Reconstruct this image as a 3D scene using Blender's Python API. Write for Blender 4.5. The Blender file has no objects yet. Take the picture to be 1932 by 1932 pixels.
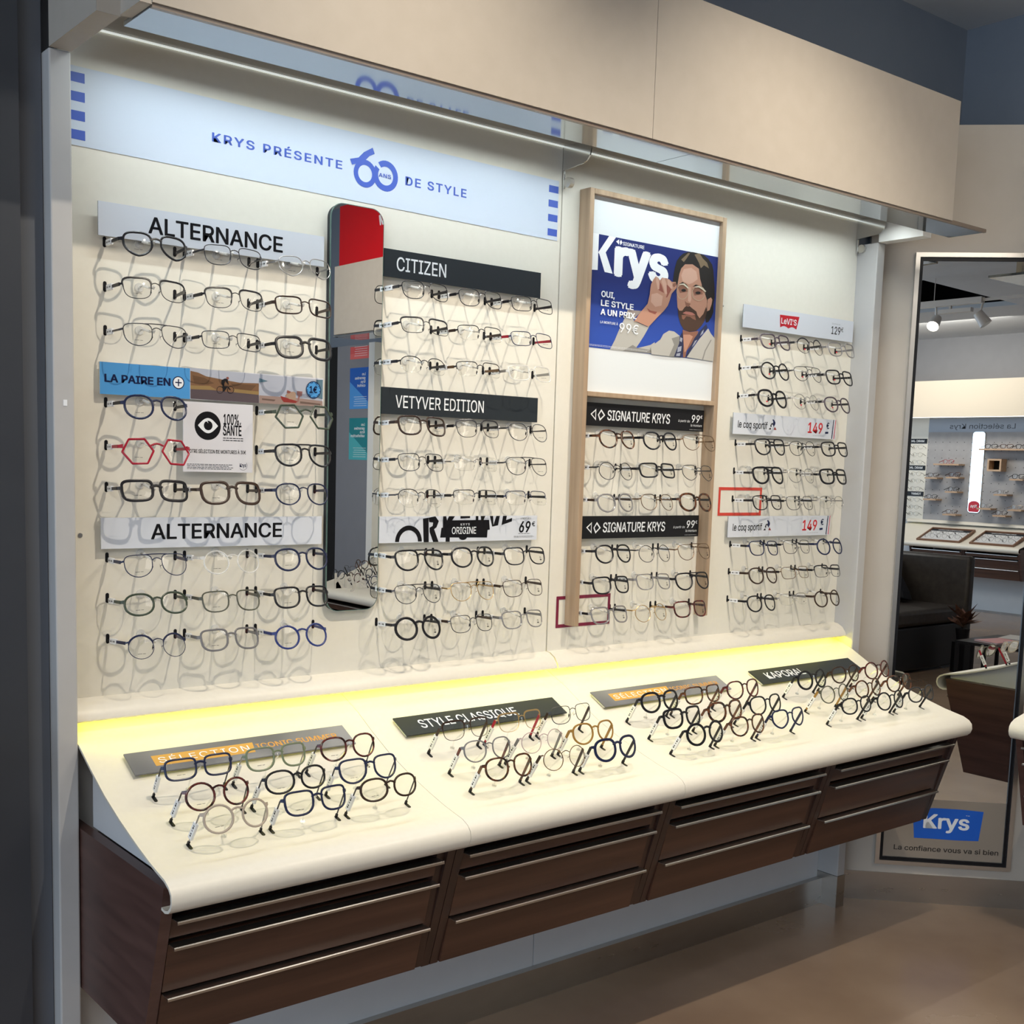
import bpy, math, random
from mathutils import Vector, Matrix
R = random.Random(7)
SC = bpy.context.scene
COL = SC.collection
# ------------------------------------------------------------------ camera
cam = bpy.data.cameras.new('camera'); co = bpy.data.objects.new('camera', cam); COL.objects.link(co)
cam.sensor_width = 36; cam.lens = 36 * 2244.11 / 1932
cam.shift_x = (966 - 905.407) / 1932; cam.shift_y = (1132.281 - 966) / 1932
cam.clip_start = .05; cam.clip_end = 60
ROW = ((0.7853, -0.6185, 0.0281), (-0.0491, -0.1075, -0.9930), (0.6172, 0.7784, -0.1148))
cx = Vector(ROW[0]).normalized(); cz = -Vector(ROW[2]).normalized(); cy = cz.cross(cx).normalized(); cx = cy.cross(cz)
co.matrix_world = Matrix(((cx.x, cy.x, cz.x, 0), (cx.y, cy.y, cz.y, 0), (cx.z, cy.z, cz.z, 1.4), (0, 0, 0, 1)))
SC.camera = co
# ------------------------------------------------------------------ light
SC.view_settings.view_transform = 'Standard'; SC.view_settings.look = 'None'
SC.view_settings.gamma = 1; SC.view_settings.use_curve_mapping = False
SC.view_settings.exposure = 0.0
SC.cycles.transparent_max_bounces = 24; SC.cycles.max_bounces = 8
w = bpy.data.worlds.new('daylight'); SC.world = w; w.use_nodes = True
bg = w.node_tree.nodes['Background']; bg.inputs[0].default_value = (.55, .72, 1, 1); bg.inputs[1].default_value = .35

def lamp(name, kind, loc, aim, energy, color, **kw):
    l = bpy.data.lights.new(name, kind); l.energy = energy; l.color = color
    for k, v in kw.items(): setattr(l, k, v)
    o = bpy.data.objects.new(name, l); COL.objects.link(o); o.location = loc
    o.rotation_euler = (Vector(aim) - Vector(loc)).to_track_quat('-Z', 'Y').to_euler()
    return o
# daylight through the open shop front on the left
lamp('shopfront_daylight', 'AREA', (-4.6, -1.2, 1.5), (2, -.6, 1.2), 150, (.62, .80, 1), shape='RECTANGLE', size=4.5, size_y=2.6)
# ceiling track spots that light the display
for i, x in enumerate((1.30, 2.34)):
    lamp('ceiling_spot', 'SPOT', (x, 1.05, 2.80), (x, 2.02, 1.02), 76, (1, .89, .73), spot_size=math.radians(92), spot_blend=1, shadow_soft_size=.012)
# LED line and small downlights under the canopy
for x0, x1 in ((.83, 1.98), (2.03, 3.18)):
    lamp('canopy_led_line', 'AREA', ((x0+x1)/2, 2.10, 2.158), ((x0+x1)/2, 2.125, 1.2), 3.3, (.88, .97, .98), shape='RECTANGLE', size=x1-x0, size_y=.012, spread=math.radians(150))
for x in (1.02, 1.50, 1.98, 2.46, 2.94):
    lamp('canopy_downlight', 'SPOT', (x, 2.03, 2.165), (x, 1.80, .70), 2.6, (1, .96, .86), spot_size=math.radians(48), spot_blend=.9, shadow_soft_size=.008)
# yellow LED line under the ledge
lamp('ledge_led_line', 'AREA', (2.0, 2.232, .893), (2.0, 2.19, .80), 4.2, (1, .90, .03), shape='RECTANGLE', size=2.42, size_y=.006)
# added overhead room fill, then display and corner lamps
lamp('room_fill', 'AREA', (-1.3, -.9, 2.84), (-1.3, -.9, 0), 62, (1, .96, .90), shape='RECTANGLE', size=1.6, size_y=2.4)  # added ambient fill, placed where the tall mirror misses it
lamp('room_fill', 'AREA', (2.3, -.75, 2.84), (2.3, -.75, 0), 15, (1, .93, .84), shape='RECTANGLE', size=1.2, size_y=.8)  # second fill, added to lift the floor at front right
lamp('opposite_display_spot', 'AREA', (-1.2, -5.0, 2.80), (-1.2, -6.4, .9), 44, (1, .93, .84), shape='RECTANGLE', size=2.0, size_y=.4)
lamp('neighbour_display_spot', 'AREA', (2.5, .3, 2.82), (3.6, .2, .8), 20, (1, .90, .76), shape='RECTANGLE', size=2.2, size_y=.4)
lamp('corner_spot', 'SPOT', (2.3, .4, 2.82), (3.4, 2.0, .6), 16, (1, .9, .78), spot_size=math.radians(70), spot_blend=.7, shadow_soft_size=.05)
# ------------------------------------------------------------------ materials
MATS = {}
def mat(name, c, rough=.5, metal=0, emit=0, spec=.5, alpha=1, nodes=None):
    if name in MATS: return MATS[name]
    m = bpy.data.materials.new(name); m.use_nodes = True
    b = m.node_tree.nodes['Principled BSDF']
    b.inputs['Base Color'].default_value = (*c, 1); b.inputs['Roughness'].default_value = rough
    b.inputs['Metallic'].default_value = metal; b.inputs['Specular IOR Level'].default_value = spec
    b.inputs['Alpha'].default_value = alpha
    if emit:
        b.inputs['Emission Color'].default_value = (*c, 1); b.inputs['Emission Strength'].default_value = emit
    if nodes: nodes(m.node_tree, b)
    MATS[name] = m
    return m
def noisy(c1, c2, scale=(8, 8, 8), detail=4, lo=.3, hi=.7, bump=0, rough=None):
    def f(nt, b):
        tc = nt.nodes.new('ShaderNodeTexCoord'); mp = nt.nodes.new('ShaderNodeMapping'); mp.inputs['Scale'].default_value = scale
        n = nt.nodes.new('ShaderNodeTexNoise'); n.inputs['Scale'].default_value = 1; n.inputs['Detail'].default_value = detail
        r = nt.nodes.new('ShaderNodeValToRGB')
        r.color_ramp.elements[0].position = lo; r.color_ramp.elements[0].color = (*c1, 1)
        r.color_ramp.elements[1].position = hi; r.color_ramp.elements[1].color = (*c2, 1)
        L = nt.links.new
        L(tc.outputs['Object'], mp.inputs['Vector']); L(mp.outputs['Vector'], n.inputs['Vector']); L(n.outputs['Fac'], r.inputs['Fac']); L(r.outputs['Color'], b.inputs['Base Color'])
        if bump:
            bp = nt.nodes.new('ShaderNodeBump'); bp.inputs['Strength'].default_value = bump; bp.inputs['Distance'].default_value = .002
            L(n.outputs['Fac'], bp.inputs['Height']); L(bp.outputs['Normal'], b.inputs['Normal'])
        if rough:
            mr = nt.nodes.new('ShaderNodeMapRange'); mr.inputs['To Min'].default_value = rough[0]; mr.inputs['To Max'].default_value = rough[1]
            L(n.outputs['Fac'], mr.inputs['Value']); L(mr.outputs['Result'], b.inputs['Roughness'])
    return f
def glassy(name, tint, refl=.10, rough=.03, glossc=(1, 1, 1)):
    if name in MATS: return MATS[name]
    m = bpy.data.materials.new(name); m.use_nodes = True; nt = m.node_tree
    for n in list(nt.nodes): nt.nodes.remove(n)
    o = nt.nodes.new('ShaderNodeOutputMaterial'); mx = nt.nodes.new('ShaderNodeMixShader'); t = nt.nodes.new('ShaderNodeBsdfTransparent')
    g = nt.nodes.new('ShaderNodeBsdfGlossy'); g.inputs['Roughness'].default_value = rough; g.inputs['Color'].default_value = (*glossc, 1)
    t.inputs['Color'].default_value = (*tint, 1)
    lw = nt.nodes.new('ShaderNodeLayerWeight'); lw.inputs['Blend'].default_value = .25
    mr = nt.nodes.new('ShaderNodeMapRange'); mr.inputs['To Min'].default_value = refl; mr.inputs['To Max'].default_value = min(1, refl+.4)
    L = nt.links.new
    L(lw.outputs['Fresnel'], mr.inputs['Value']); L(mr.outputs['Result'], mx.inputs[0]); L(t.outputs[0], mx.inputs[1]); L(g.outputs[0], mx.inputs[2]); L(mx.outputs[0], o.inputs[0])
    MATS[name] = m
    return m
def s2l(r, g, b):
    f = lambda v: ((v/255+.055)/1.055)**2.4 if v > 10 else v/255/12.92
    return (f(r), f(g), f(b))
M_PANEL = mat('cream_laminate', (.76, .73, .645), .42, nodes=noisy((.75, .72, .635), (.77, .74, .655), (60, 60, 60)))
M_TOP = mat('cream_countertop', (.74, .695, .60), .38, nodes=noisy((.73, .685, .59), (.75, .705, .61), (90, 90, 90), bump=.05))
M_FASCIA = mat('beige_fascia', (.43, .385, .33), .55, nodes=noisy((.42, .375, .32), (.44, .395, .34), (25, 25, 25)))
M_PILLAR = mat('pale_grey_paint', (.47, .46, .45), .5, nodes=noisy((.46, .45, .44), (.48, .47, .46), (20, 20, 20)))
M_PILLARIN = mat('white_paint', (.72, .71, .68), .5, nodes=noisy((.71, .70, .67), (.73, .72, .69), (20, 20, 20)))
M_BLUEG = mat('slate_blue_wall_paint', (.16, .19, .235), .6, nodes=noisy((.155, .185, .23), (.165, .195, .24), (12, 12, 12)))
M_CORNER = mat('warm_beige_wall', (.47, .42, .36), .5, nodes=noisy((.46, .41, .35), (.48, .43, .37), (15, 15, 15)))
M_DARKW = mat('dark_grey_gloss_panel', (.042, .046, .055), .35, nodes=noisy((.04, .044, .053), (.044, .048, .057), (10, 10, 10)))
M_DARKW2 = mat('mid_grey_gloss_panel', (.10, .11, .13), .4, nodes=noisy((.097, .107, .127), (.103, .113, .133), (10, 10, 10)))
M_WHITEW = mat('white_wall_board', (.66, .67, .68), .45, nodes=noisy((.65, .66, .67), (.67, .68, .69), (15, 15, 15)))
M_CEIL = mat('ceiling_paint', (.62, .64, .66), .7, nodes=noisy((.61, .63, .65), (.63, .65, .67), (10, 10, 10)))
M_GREYW = mat('grey_wall_paint', (.23, .23, .24), .6, nodes=noisy((.225, .225, .235), (.235, .235, .245), (10, 10, 10)))
M_FLOOR = mat('brown_polished_floor', (.2, .14, .1), .22, spec=.5, nodes=noisy((.175, .115, .078), (.30, .215, .15), (1.6, 1.6, 1.6), 8, .28, .75, rough=(.14, .34)))
M_STEEL = mat('brushed_steel', (.50, .49, .48), .27, 1, nodes=noisy((.52, .50, .47), (.56, .54, .51), (6, 6, 30), rough=(.24, .34)))
M_ALU = mat('satin_aluminium', (.66, .64, .60), .30, 1)
M_CHROME = mat('chrome', (.75, .76, .77), .10, 1)
M_MIRROR = mat('mirror_silvering', (.88, .90, .89), .0, 1)
M_MEDGE = mat('mirror_glass_edge', (.10, .17, .15), .1)
M_GLOSSY = mat('grey_mirror_glass_shelf', (.40, .43, .45), .07, .75)
M_GLEDGE = mat('glass_shelf_edge', (.20, .16, .13), .25)
M_HOUS = mat('bronze_light_housing', (.26, .235, .20), .35, .3)
M_BLACK = mat('black_plastic', (.007, .007, .009), .4, spec=.25)
M_CHAR = mat('charcoal_sign_board', (.020, .026, .032), .45, spec=.25)
M_INK = mat('black_print', (.008, .008, .010), .6, spec=.12)
M_NAVYINK = mat('navy_print', (.008, .014, .06), .6, spec=.15)
M_WHITE = mat('white_print', (.82, .84, .86), .5)
M_SIGNW = mat('white_sign_board', (.66, .69, .75), .4)
M_PAPER = mat('white_card', (.70, .69, .72), .5)
M_CLEAR = glassy('clear_plastic', (.96, .97, .96), .16, .12)
M_HOOK = mat('frosted_plastic', (.86, .85, .82), .25, alpha=.55)
M_LENS = glassy('demo_lens', (.955, .955, .945), .018, .03)
M_TAG = mat('white_tag_plastic', (.80, .80, .80), .4)
def wood_nodes(c1, c2, axis_scale):
    return noisy(c1, c2, axis_scale, 6, .25, .75, rough=(.3, .45))
M_WALNUT = mat('walnut_veneer', (.07, .035, .025), .4, nodes=wood_nodes((.040, .016, .010), (.105, .047, .028), (1.5, 12, 42)))
M_WALSIDE = mat('walnut_side_veneer', (.07, .035, .025), .4, nodes=wood_nodes((.055, .024, .019), (.110, .055, .044), (3, 5, 42)))
M_WALEDGE = mat('walnut_edge', (.03, .018, .014), .4, nodes=wood_nodes((.026, .012, .009), (.055, .026, .018), (20, 20, 4)))
M_OAK = mat('oak_veneer', (.38, .27, .17), .5, nodes=wood_nodes((.30, .205, .13), (.47, .34, .225), (60, 60, 3)))
M_YLED = mat('yellow_led_strip', (1, .93, .12), .5, emit=1.5)
M_BRIGHTLINE = mat('bright_line_glow', (.93, 1, .97), .5, emit=.55)  # emission stands in for a bright reflected line
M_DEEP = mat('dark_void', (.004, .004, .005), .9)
# eyewear colours
def fmat(n):
    T = dict(black=(.008, .008, .011), gunmetal=(.06, .06, .065), silver=(.33, .32, .31), gold=(.45, .30, .13), navy=(.012, .018, .055), blue=(.020, .035, .16),
             green=(.045, .06, .04), olive=(.085, .085, .06), red=(.33, .008, .025), brown=(.035, .018, .012), grey=(.16, .155, .16), purple=(.06, .045, .06), bronze=(.15, .09, .05), amber=(.30, .16, .035), beige=(.42, .35, .28), pink=(.40, .30, .29), sage=(.16, .19, .12))
    met = ('gunmetal', 'silver', 'gold', 'bronze')
    if n == 'tortoise':
        return mat('tortoise_acetate', (.05, .02, .01), .2, nodes=noisy((.012, .006, .004), (.13, .045, .018), (70, 70, 70), 2, .4, .62))
    if n == 'burgundy':
        return mat('burgundy_acetate', (.08, .012, .012), .2, nodes=noisy((.02, .006, .006), (.12, .02, .018), (70, 70, 70), 2, .4, .62))
    if n == 'clear':
        return mat('crystal_acetate', (.80, .79, .76), .12, alpha=.42)
    if n == 'crystalgrey':
        return mat('smoky_crystal_acetate', (.22, .21, .215), .12, alpha=.72)
    return mat(n+'_frame', T[n], .3, .7 if n in met else 0, spec=.3)
# ------------------------------------------------------------------ mesh building
class Fr:                                       # plane frame: origin, u right, v up, n towards the viewer
    def __init__(s, o, u, v, n): s.o, s.u, s.v, s.n = Vector(o), Vector(u), Vector(v), Vector(n)
    def p(s, a, b, c=0): return s.o + s.u*a + s.v*b + s.n*c
W0 = Fr((0, 2.25, 0), (1, 0, 0), (0, 0, 1), (0, -1, 0))
k2 = 2**-.5
CORN = Fr((2.7825, 2.7825, 0), (k2, -k2, 0), (0, 0, 1), (-k2, -k2, 0))
OPP = Fr((0, -6.385, 0), (-1, 0, 0), (0, 0, 1), (0, 1, 0))
RGT = Fr((3.79, 0, 0), (0, -1, 0), (0, 0, 1), (-1, 0, 0))
class MB:
    def __init__(s, tf=None): s.v = []; s.f = []; s.m = []; s.tf = tf; s.mats = []
    def mi(s, m):
        if m not in s.mats: s.mats.append(m)
        return s.mats.index(m)
    def add(s, vs, fs, m):
        b = len(s.v); i = s.mi(m)
        s.v += [Vector(x) for x in vs]; s.f += [[b+j for j in f] for f in fs]; s.m += [i]*len(fs)
        return s
    def box(s, x0, x1, y0, y1, z0, z1, m):
        vs = [(x, y, z) for x in (x0, x1) for y in (y0, y1) for z in (z0, z1)]
        return s.add(vs, [(0, 1, 3, 2), (4, 6, 7, 5), (0, 4, 5, 1), (2, 3, 7, 6), (0, 2, 6, 4), (1, 5, 7, 3)], m)
    def fbox(s, F, a0, a1, b0, b1, n0, n1, m):
        vs = [F.p(a, b, c) for a in (a0, a1) for b in (b0, b1) for c in (n0, n1)]
        return s.add(vs, [(0, 1, 3, 2), (4, 6, 7, 5), (0, 4, 5, 1), (2, 3, 7, 6), (0, 2, 6, 4), (1, 5, 7, 3)], m)
    def prism(s, F, pts, n0, n1, m):
        k = len(pts); vs = [F.p(a, b, n0) for a, b in pts] + [F.p(a, b, n1) for a, b in pts]
        return s.add(vs, [list(range(k))[::-1], [k+i for i in range(k)]] + [(i, (i+1) % k, k+(i+1) % k, k+i) for i in range(k)], m)
    def poly(s, F, pts, n, m):
        return s.add([F.p(a, b, n) for a, b in pts], [list(range(len(pts)))], m)
    def ext(s, pts, x0, x1, m, closed=True):    # (y,z) section swept along x
        k = len(pts); vs = [(x0, y, z) for y, z in pts] + [(x1, y, z) for y, z in pts]
        fs = [(i, (i+1) % k, k+(i+1) % k, k+i) for i in range(k if closed else k-1)]
        if closed: fs += [list(range(k))[::-1], [k+i for i in range(k)]]
        return s.add(vs, fs, m)
    def cyl(s, p0, p1, r, m, n=10, r2=None):
        p0, p1 = Vector(p0), Vector(p1); d = (p1-p0).normalized(); a = d.orthogonal().normalized(); b = d.cross(a)
        r2 = r if r2 is None else r2
        vs = [p0+(a*math.cos(t)+b*math.sin(t))*r for t in [2*math.pi*i/n for i in range(n)]] + [p1+(a*math.cos(t)+b*math.sin(t))*r2 for t in [2*math.pi*i/n for i in range(n)]]
        return s.add(vs, [list(range(n))[::-1], [n+i for i in range(n)]] + [(i, (i+1) % n, n+(i+1) % n, n+i) for i in range(n)], m)
    def bar(s, p0, p1, wu, wv, up, m, w1=None):  # rectangular bar, wv along up
        p0, p1 = Vector(p0), Vector(p1); d = (p1-p0).normalized(); up = Vector(up); a = d.cross(up).normalized(); b = a.cross(d)
        vs = []
        for p, k in ((p0, 1), (p1, (w1 or wv)/wv)):
            vs += [p+a*(sx*wu/2)+b*(sy*wv*k/2) for sx, sy in ((-1, -1), (1, -1), (1, 1), (-1, 1))]
        return s.add(vs, [(3, 2, 1, 0), (4, 5, 6, 7)] + [(i, (i+1) % 4, 4+(i+1) % 4, 4+i) for i in range(4)], m)
    def tube(s, pts, r, m, n=6, closed=False):
        pts = [Vector(p) for p in pts]; k = len(pts); vs = []
        for i, p in enumerate(pts):
            d = (pts[(i+1) % k]-pts[i-1]) if closed else (pts[min(i+1, k-1)]-pts[max(i-1, 0)])
            d.normalize(); a = Vector((0, 1, .02)).cross(d)
            a = a.normalized() if a.length > .05 else d.orthogonal().normalized()
            b = d.cross(a); rr = r[i] if isinstance(r, (list, tuple)) else r
            vs += [p+(a*math.cos(t)+b*math.sin(t))*rr for t in [2*math.pi*j/n for j in range(n)]]
        fs = []
        for i in range(k if closed else k-1):
            j = (i+1) % k
            fs += [(i*n+q, i*n+(q+1) % n, j*n+(q+1) % n, j*n+q) for q in range(n)]
        if not closed: fs += [list(range(n))[::-1], [(k-1)*n+q for q in range(n)]]
        return s.add(vs, fs, m)
ORG = {}
def obj(name, mb, parent=None, smooth=False, bevel=0, **props):
    vs = [mb.tf(v) for v in mb.v] if mb.tf else mb.v
    if parent is None:
        lo = [min(v[i] for v in vs) for i in range(3)]; hi = [max(v[i] for v in vs) for i in range(3)]
        o0 = Vector(((lo[0]+hi[0])/2, (lo[1]+hi[1])/2, lo[2]))
    else: o0 = ORG[parent.name]
    me = bpy.data.meshes.new(name); me.from_pydata([v-o0 for v in vs], [], mb.f)
    for m in mb.mats: me.materials.append(m)
    me.polygons.foreach_set('material_index', mb.m)
    if smooth: me.polygons.foreach_set('use_smooth', [True]*len(mb.f))
    me.update()
    o = bpy.data.objects.new(name, me); COL.objects.link(o)
    if parent is None: o.location = o0
    else: o.parent = parent
    ORG[o.name] = o0
    if bevel:
        b = o.modifiers.new('bevel', 'BEVEL'); b.width = bevel; b.segments = 2; b.limit_method = 'ANGLE'
    if smooth:
        try:
            me.set_sharp_from_angle(angle=math.radians(40))
        except Exception: pass
    for k, v in props.items(): o[k] = v
    return o
def thing(name, loc, label, cat, group=None):
    o = bpy.data.objects.new(name, None); COL.objects.link(o); o.location = loc; o.empty_display_size = .05
    o['label'] = label; o['category'] = cat
    if group: o['group'] = group
    ORG[o.name] = Vector(loc)
    return o
def struct(name, mb, **k): return obj(name, mb, None, kind='structure', **k)
# ------------------------------------------------------------------ lettering
_tc = {}
FONT = None
try:
    import os
    FONT = bpy.data.fonts.load(os.path.join(bpy.utils.system_resource('DATAFILES'), 'fonts', 'Inter.woff2'))
except Exception:
    FONT = None
def glyphs(s, bold, shear, space):
    key = (s, bold, shear, space)
    if key in _tc: return _tc[key]
    c = bpy.data.curves.new('txt', 'FONT'); c.body = s; c.size = 1; c.offset = 0 if FONT else bold; c.shear = shear; c.space_character = space; c.resolution_u = 3
    c.fill_mode = 'FRONT'
    if FONT: c.font = FONT
    o = bpy.data.objects.new('txt', c); COL.objects.link(o)
    dg = bpy.context.evaluated_depsgraph_get(); dg.update()
    me = bpy.data.meshes.new_from_object(o.evaluated_get(dg))
    vs = [v.co.copy() for v in me.vertices]; fs = [list(p.vertices) for p in me.polygons]
    bpy.data.objects.remove(o); bpy.data.curves.remove(c); bpy.data.meshes.remove(me)
    _tc[key] = (vs, fs)
    return _tc[key]
CAP = None
def text(mb, F, s, u0, u1, vb, vt, n, m, bold=.012, shear=0, space=1.0, cap=True):
    global CAP
    if CAP is None:
        h = glyphs('H', 0, 0, 1)[0]; CAP = max(v.y for v in h)
    vs, fs = glyphs(s, bold, shear, space)
    if not vs: return
    x0 = min(v.x for v in vs); x1 = max(v.x for v in vs)
    if u1 < u0 + 1e-9: return
    sx = (u1-u0)/(x1-x0); sy = (vt-vb)/(CAP if cap else max(v.y for v in vs))
    if FONT and bold > .004:                    # thicken the strokes with slightly shifted copies
        b = bold*.62; wx = (u1-u0)/(x1-x0+2*b*.9); sx = wx; u0 += b*.9*wx
        sh = [(b, 0), (-b, 0), (0, b*.7), (0, -b*.7), (b*.7, b*.55), (-b*.7, b*.55), (b*.7, -b*.55), (-b*.7, -b*.55)]
    else: sh = [(0, 0)]
    for i, (dx, dy) in enumerate(sh): mb.add([F.p(u0+(v.x-x0+dx)*sx, vb+(v.y+dy)*sy, n+i*.00002) for v in vs], fs, m)
def lines(mb, F, u0, u1, v0, v1, k, n, m, h=.0009, seed=1):     # rows of unreadably small print
    r = random.Random(seed)
    for i in range(k):
        v = v1-(v1-v0)*(i+.5)/k; u = u0; e = u1-r.random()*(u1-u0)*.15
        while u < e:
            l = r.uniform(.003, .009); mb.poly(F, [(u, v-h/2), (min(u+l, e), v-h/2), (min(u+l, e), v+h/2), (u, v+h/2)], n, m); u += l+.0012
def rrect(u0, u1, v0, v1, r, k=5):
    out = []
    for cu, cv, a in ((u1-r, v0+r, -90), (u1-r, v1-r, 0), (u0+r, v1-r, 90), (u0+r, v0+r, 180)):
        out += [(cu+r*math.cos(math.radians(a+90*i/k)), cv+r*math.sin(math.radians(a+90*i/k))) for i in range(k+1)]
    return out
def disc(cu, cv, ru, rv=None, k=24, a0=0, a1=360):
    rv = rv or ru
    return [(cu+ru*math.cos(math.radians(a0+(a1-a0)*i/k)), cv+rv*math.sin(math.radians(a0+(a1-a0)*i/k))) for i in range(k if a1-a0 == 360 else k+1)]
def arcband(mb, F, cu, cv, r0, r1, a0, a1, n, m, k=28):
    a = disc(cu, cv, r0, k=k, a0=a0, a1=a1+1e-6); b = disc(cu, cv, r1, k=k, a0=a0, a1=a1+1e-6)
    for i in range(k): mb.poly(F, [a[i], a[i+1], b[i+1], b[i]], n, m)
def up(F, off): return Fr(F.o+F.n*off, F.u, F.v, F.n)
# ------------------------------------------------------------------ room shell
CZ = 2.87
mb = MB().box(-5, 3.9, -6.5, 2.4, -.05, 0, M_FLOOR); struct('floor', mb)
hole = [(.35, -2.78), (.23, -4.45), (-.75, -4.42), (-1.9, -3.1)]
ring = [(-5, -6.5), (3.9, -6.5), (3.9, 2.4), (-5, 2.4)]
FZ = Fr((0, 0, CZ), (1, 0, 0), (0, 1, 0), (0, 0, 1))
mb = MB(); a, b, c, d = hole; p, q, r, s = ring
for quad in ([p, q, b, c], [q, r, a, b], [r, s, d, a], [s, p, c, d]): mb.prism(FZ, quad, 0, .04, M_CEIL)
struct('ceiling', mb)
mb = MB().prism(FZ, [(-2.2, -4.8), (.7, -4.8), (.7, -2.5), (-2.2, -2.5)], .6, .62, M_DEEP)
for (x0, x1, y0, y1) in ((-2.2, .7, -4.8, -4.78), (-2.2, .7, -2.52, -2.5), (-2.2, -2.18, -4.8, -2.5), (.68, .7, -4.8, -2.5)): mb.box(x0, x1, y0, y1, CZ+.04, CZ+.62, M_DEEP)
struct('ceiling_recess', mb)
struct('wall_back', MB().box(-1.6, 3.9, 2.275, 2.36, 0, CZ, M_BLUEG))
struct('wall_back_lower', MB().box(.775, 2.0, 2.255, 2.27, .085, .90, M_WHITEW).box(2.003, 3.231, 2.255, 2.27, .085, .90, M_WHITEW))
struct('wall_left', MB().box(-.4, .734, 2.215, 2.27, 0, CZ, M_DARKW2).box(-.4, .688, 2.195, 2.214, 0, CZ, M_DARKW))
struct('wall_right', MB().box(3.80, 3.9, -6.4, 2.275, 0, CZ, M_BLUEG))
struct('wall_opposite', MB().box(-5, 3.8, -6.5, -6.40, 0, 2.40, M_WHITEW).box(-5, 3.8, -6.5, -6.40, 2.40, CZ, M_GREYW))
# chamfered corner that carries the tall mirror
mb = MB().fbox(CORN, .745, 1.80, .09, 2.47, -.03, 0, M_CORNER); struct('wall_corner', mb)
struct('baseboard_back', MB().box(.775, 3.231, 2.235, 2.26, 0, .085, M_STEEL))
struct('baseboard_corner', MB().fbox(CORN, .745, 1.40, 0, .095, -.03, .004, M_STEEL))
struct('trim_1', MB().box(.7355, .7745, 2.179, 2.27, 0, 2.098, M_PILLAR), bevel=.003)
struct('trim_2', MB().box(3.2315, 3.270, 2.179, 2.27, .105, 2.098, M_PILLAR), bevel=.003)
struct('baseboard_pillar', MB().box(3.230, 3.2715, 2.1775, 2.27, 0, .105, M_STEEL))

# ------------------------------------------------------------------ canopy
t = thing('canopy', (2.0, 2.0, 2.098), 'long beige canopy with a grey mirror-glass underside above the eyewear wall', 'canopy')
for x0, x1 in ((.795, 1.9225), (1.924, 3.120)):
    obj('fascia_panel', MB().box(x0, x1, 1.872, 1.892, 2.104, 2.422, M_FASCIA), t)
obj('side_return', MB().box(.7355, .7745, 1.953, 2.178, 2.098, 2.422, M_FASCIA).box(.7355, .7750, 1.9525, 1.9535, 2.098, 2.422, M_FASCIA), t)
obj('side_return', MB().box(.775, .795, 1.874, 1.956, 2.101, 2.422, M_FASCIA), t)
obj('side_return', MB().box(3.2315, 3.275, 2.03, 2.178, 2.098, 2.40, M_PILLARIN), t)
obj('top_cover', MB().box(.7355, 3.120, 1.893, 2.27, 2.40, 2.415, M_FASCIA), t)  # unseen top board, added so light from above does not leak in
mb = MB()
for x0, x1 in ((.796, 2.06), (2.062, 3.307)): mb.box(x0, x1, 1.885, 1.992, 2.0985, 2.1065, M_GLOSSY)
obj('glass_shelf', mb, t)
obj('shelf_front_edge', MB().box(.796, 3.307, 1.876, 1.8845, 2.0975, 2.107, M_GLEDGE), t)
obj('light_housing', MB().box(.776, 3.2305, 1.94, 2.249, 2.172, 2.20, M_HOUS), t)
obj('glow_strip', MB().box(.78, 2.003, 2.2455, 2.2490, 2.1685, 2.1715, M_BRIGHTLINE), t)  # glowing line for the LED's reflection where housing meets wall
obj('glow_strip', MB().box(2.009, 3.229, 2.2455, 2.2490, 2.1685, 2.1715, M_BRIGHTLINE), t)
FB = lambda x: Fr((x, 0, 0), (0, 1, 0), (0, 0, 1), (1, 0, 0))
for x in (2.0055, 3.2225):
    b_ = obj('bracket', MB().prism(FB(x), [(2.249, 2.171), (2.155, 2.171), (2.150, 2.150), (2.154, 2.134), (2.165, 2.123), (2.178, 2.119), (2.244, 2.114), (2.249, 2.112)], -.0018, .0018, M_CHROME), t)
    obj('hook', MB().prism(FB(x), [(2.243, 2.112), (2.247, 2.112), (2.247, 2.07), (2.243, 2.07)], -.002, .002, M_CHROME).cyl((x-.001, 2.232, 2.084), (x+.012, 2.232, 2.084), .0125, M_ALU, 14), b_)

# ------------------------------------------------------------------ back panels with slots and nose rests
WX = dict(A=((.859, 1.019, 1.179), .140), C=((1.4845, 1.6390, 1.7935), .1345), S=((2.0895, 2.2445, 2.4005), .1360), L=((2.7020, 2.8550, 3.0110), .1365))
WZ = dict(A1=(1.802, 1.720, 1.639), A2=(1.504, 1.423, 1.343), A3=(1.207, 1.128, 1.048), C1=(1.788, 1.708, 1.627), C2=(1.494, 1.413, 1.334), C3=(1.199, 1.121, 1.043),
          S2=(1.488, 1.408, 1.328), S3=(1.195, 1.116, 1.036), L1=(1.781, 1.701, 1.621), L2=(1.487, 1.407, 1.327), L3=(1.196, 1.117, 1.037))
PANEL = {}
for nm, x0, x1, lab in (('l', .775, 2.0035, 'cream back panel left of the seam, behind the round-cornered mirror'), ('r', 2.0075, 3.231, 'cream back panel right of the seam, behind the oak poster frame')):
    p_ = thing('eyewear_display', ((x0+x1)/2, 2.25, .925), lab, 'panel', 'slotted eyewear displays')
    obj('board', MB().box(x0, x1, 2.25, 2.268, .905, 2.171, M_PANEL), p_)
    PANEL[nm] = p_
obj('screw_cap', MB().cyl((.807, 2.2505, 1.241), (.807, 2.2485, 1.241), .0045, M_ALU, 14), PANEL['l'])
mb_slot = None
def slot(par, F, u, v, h=.0195, w=.0068):
    obj('slot', MB().prism(F, rrect(u-w/2, u+w/2, v-h, v, w*.49, 4), .0001, .0007, M_BLACK), par)
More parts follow.
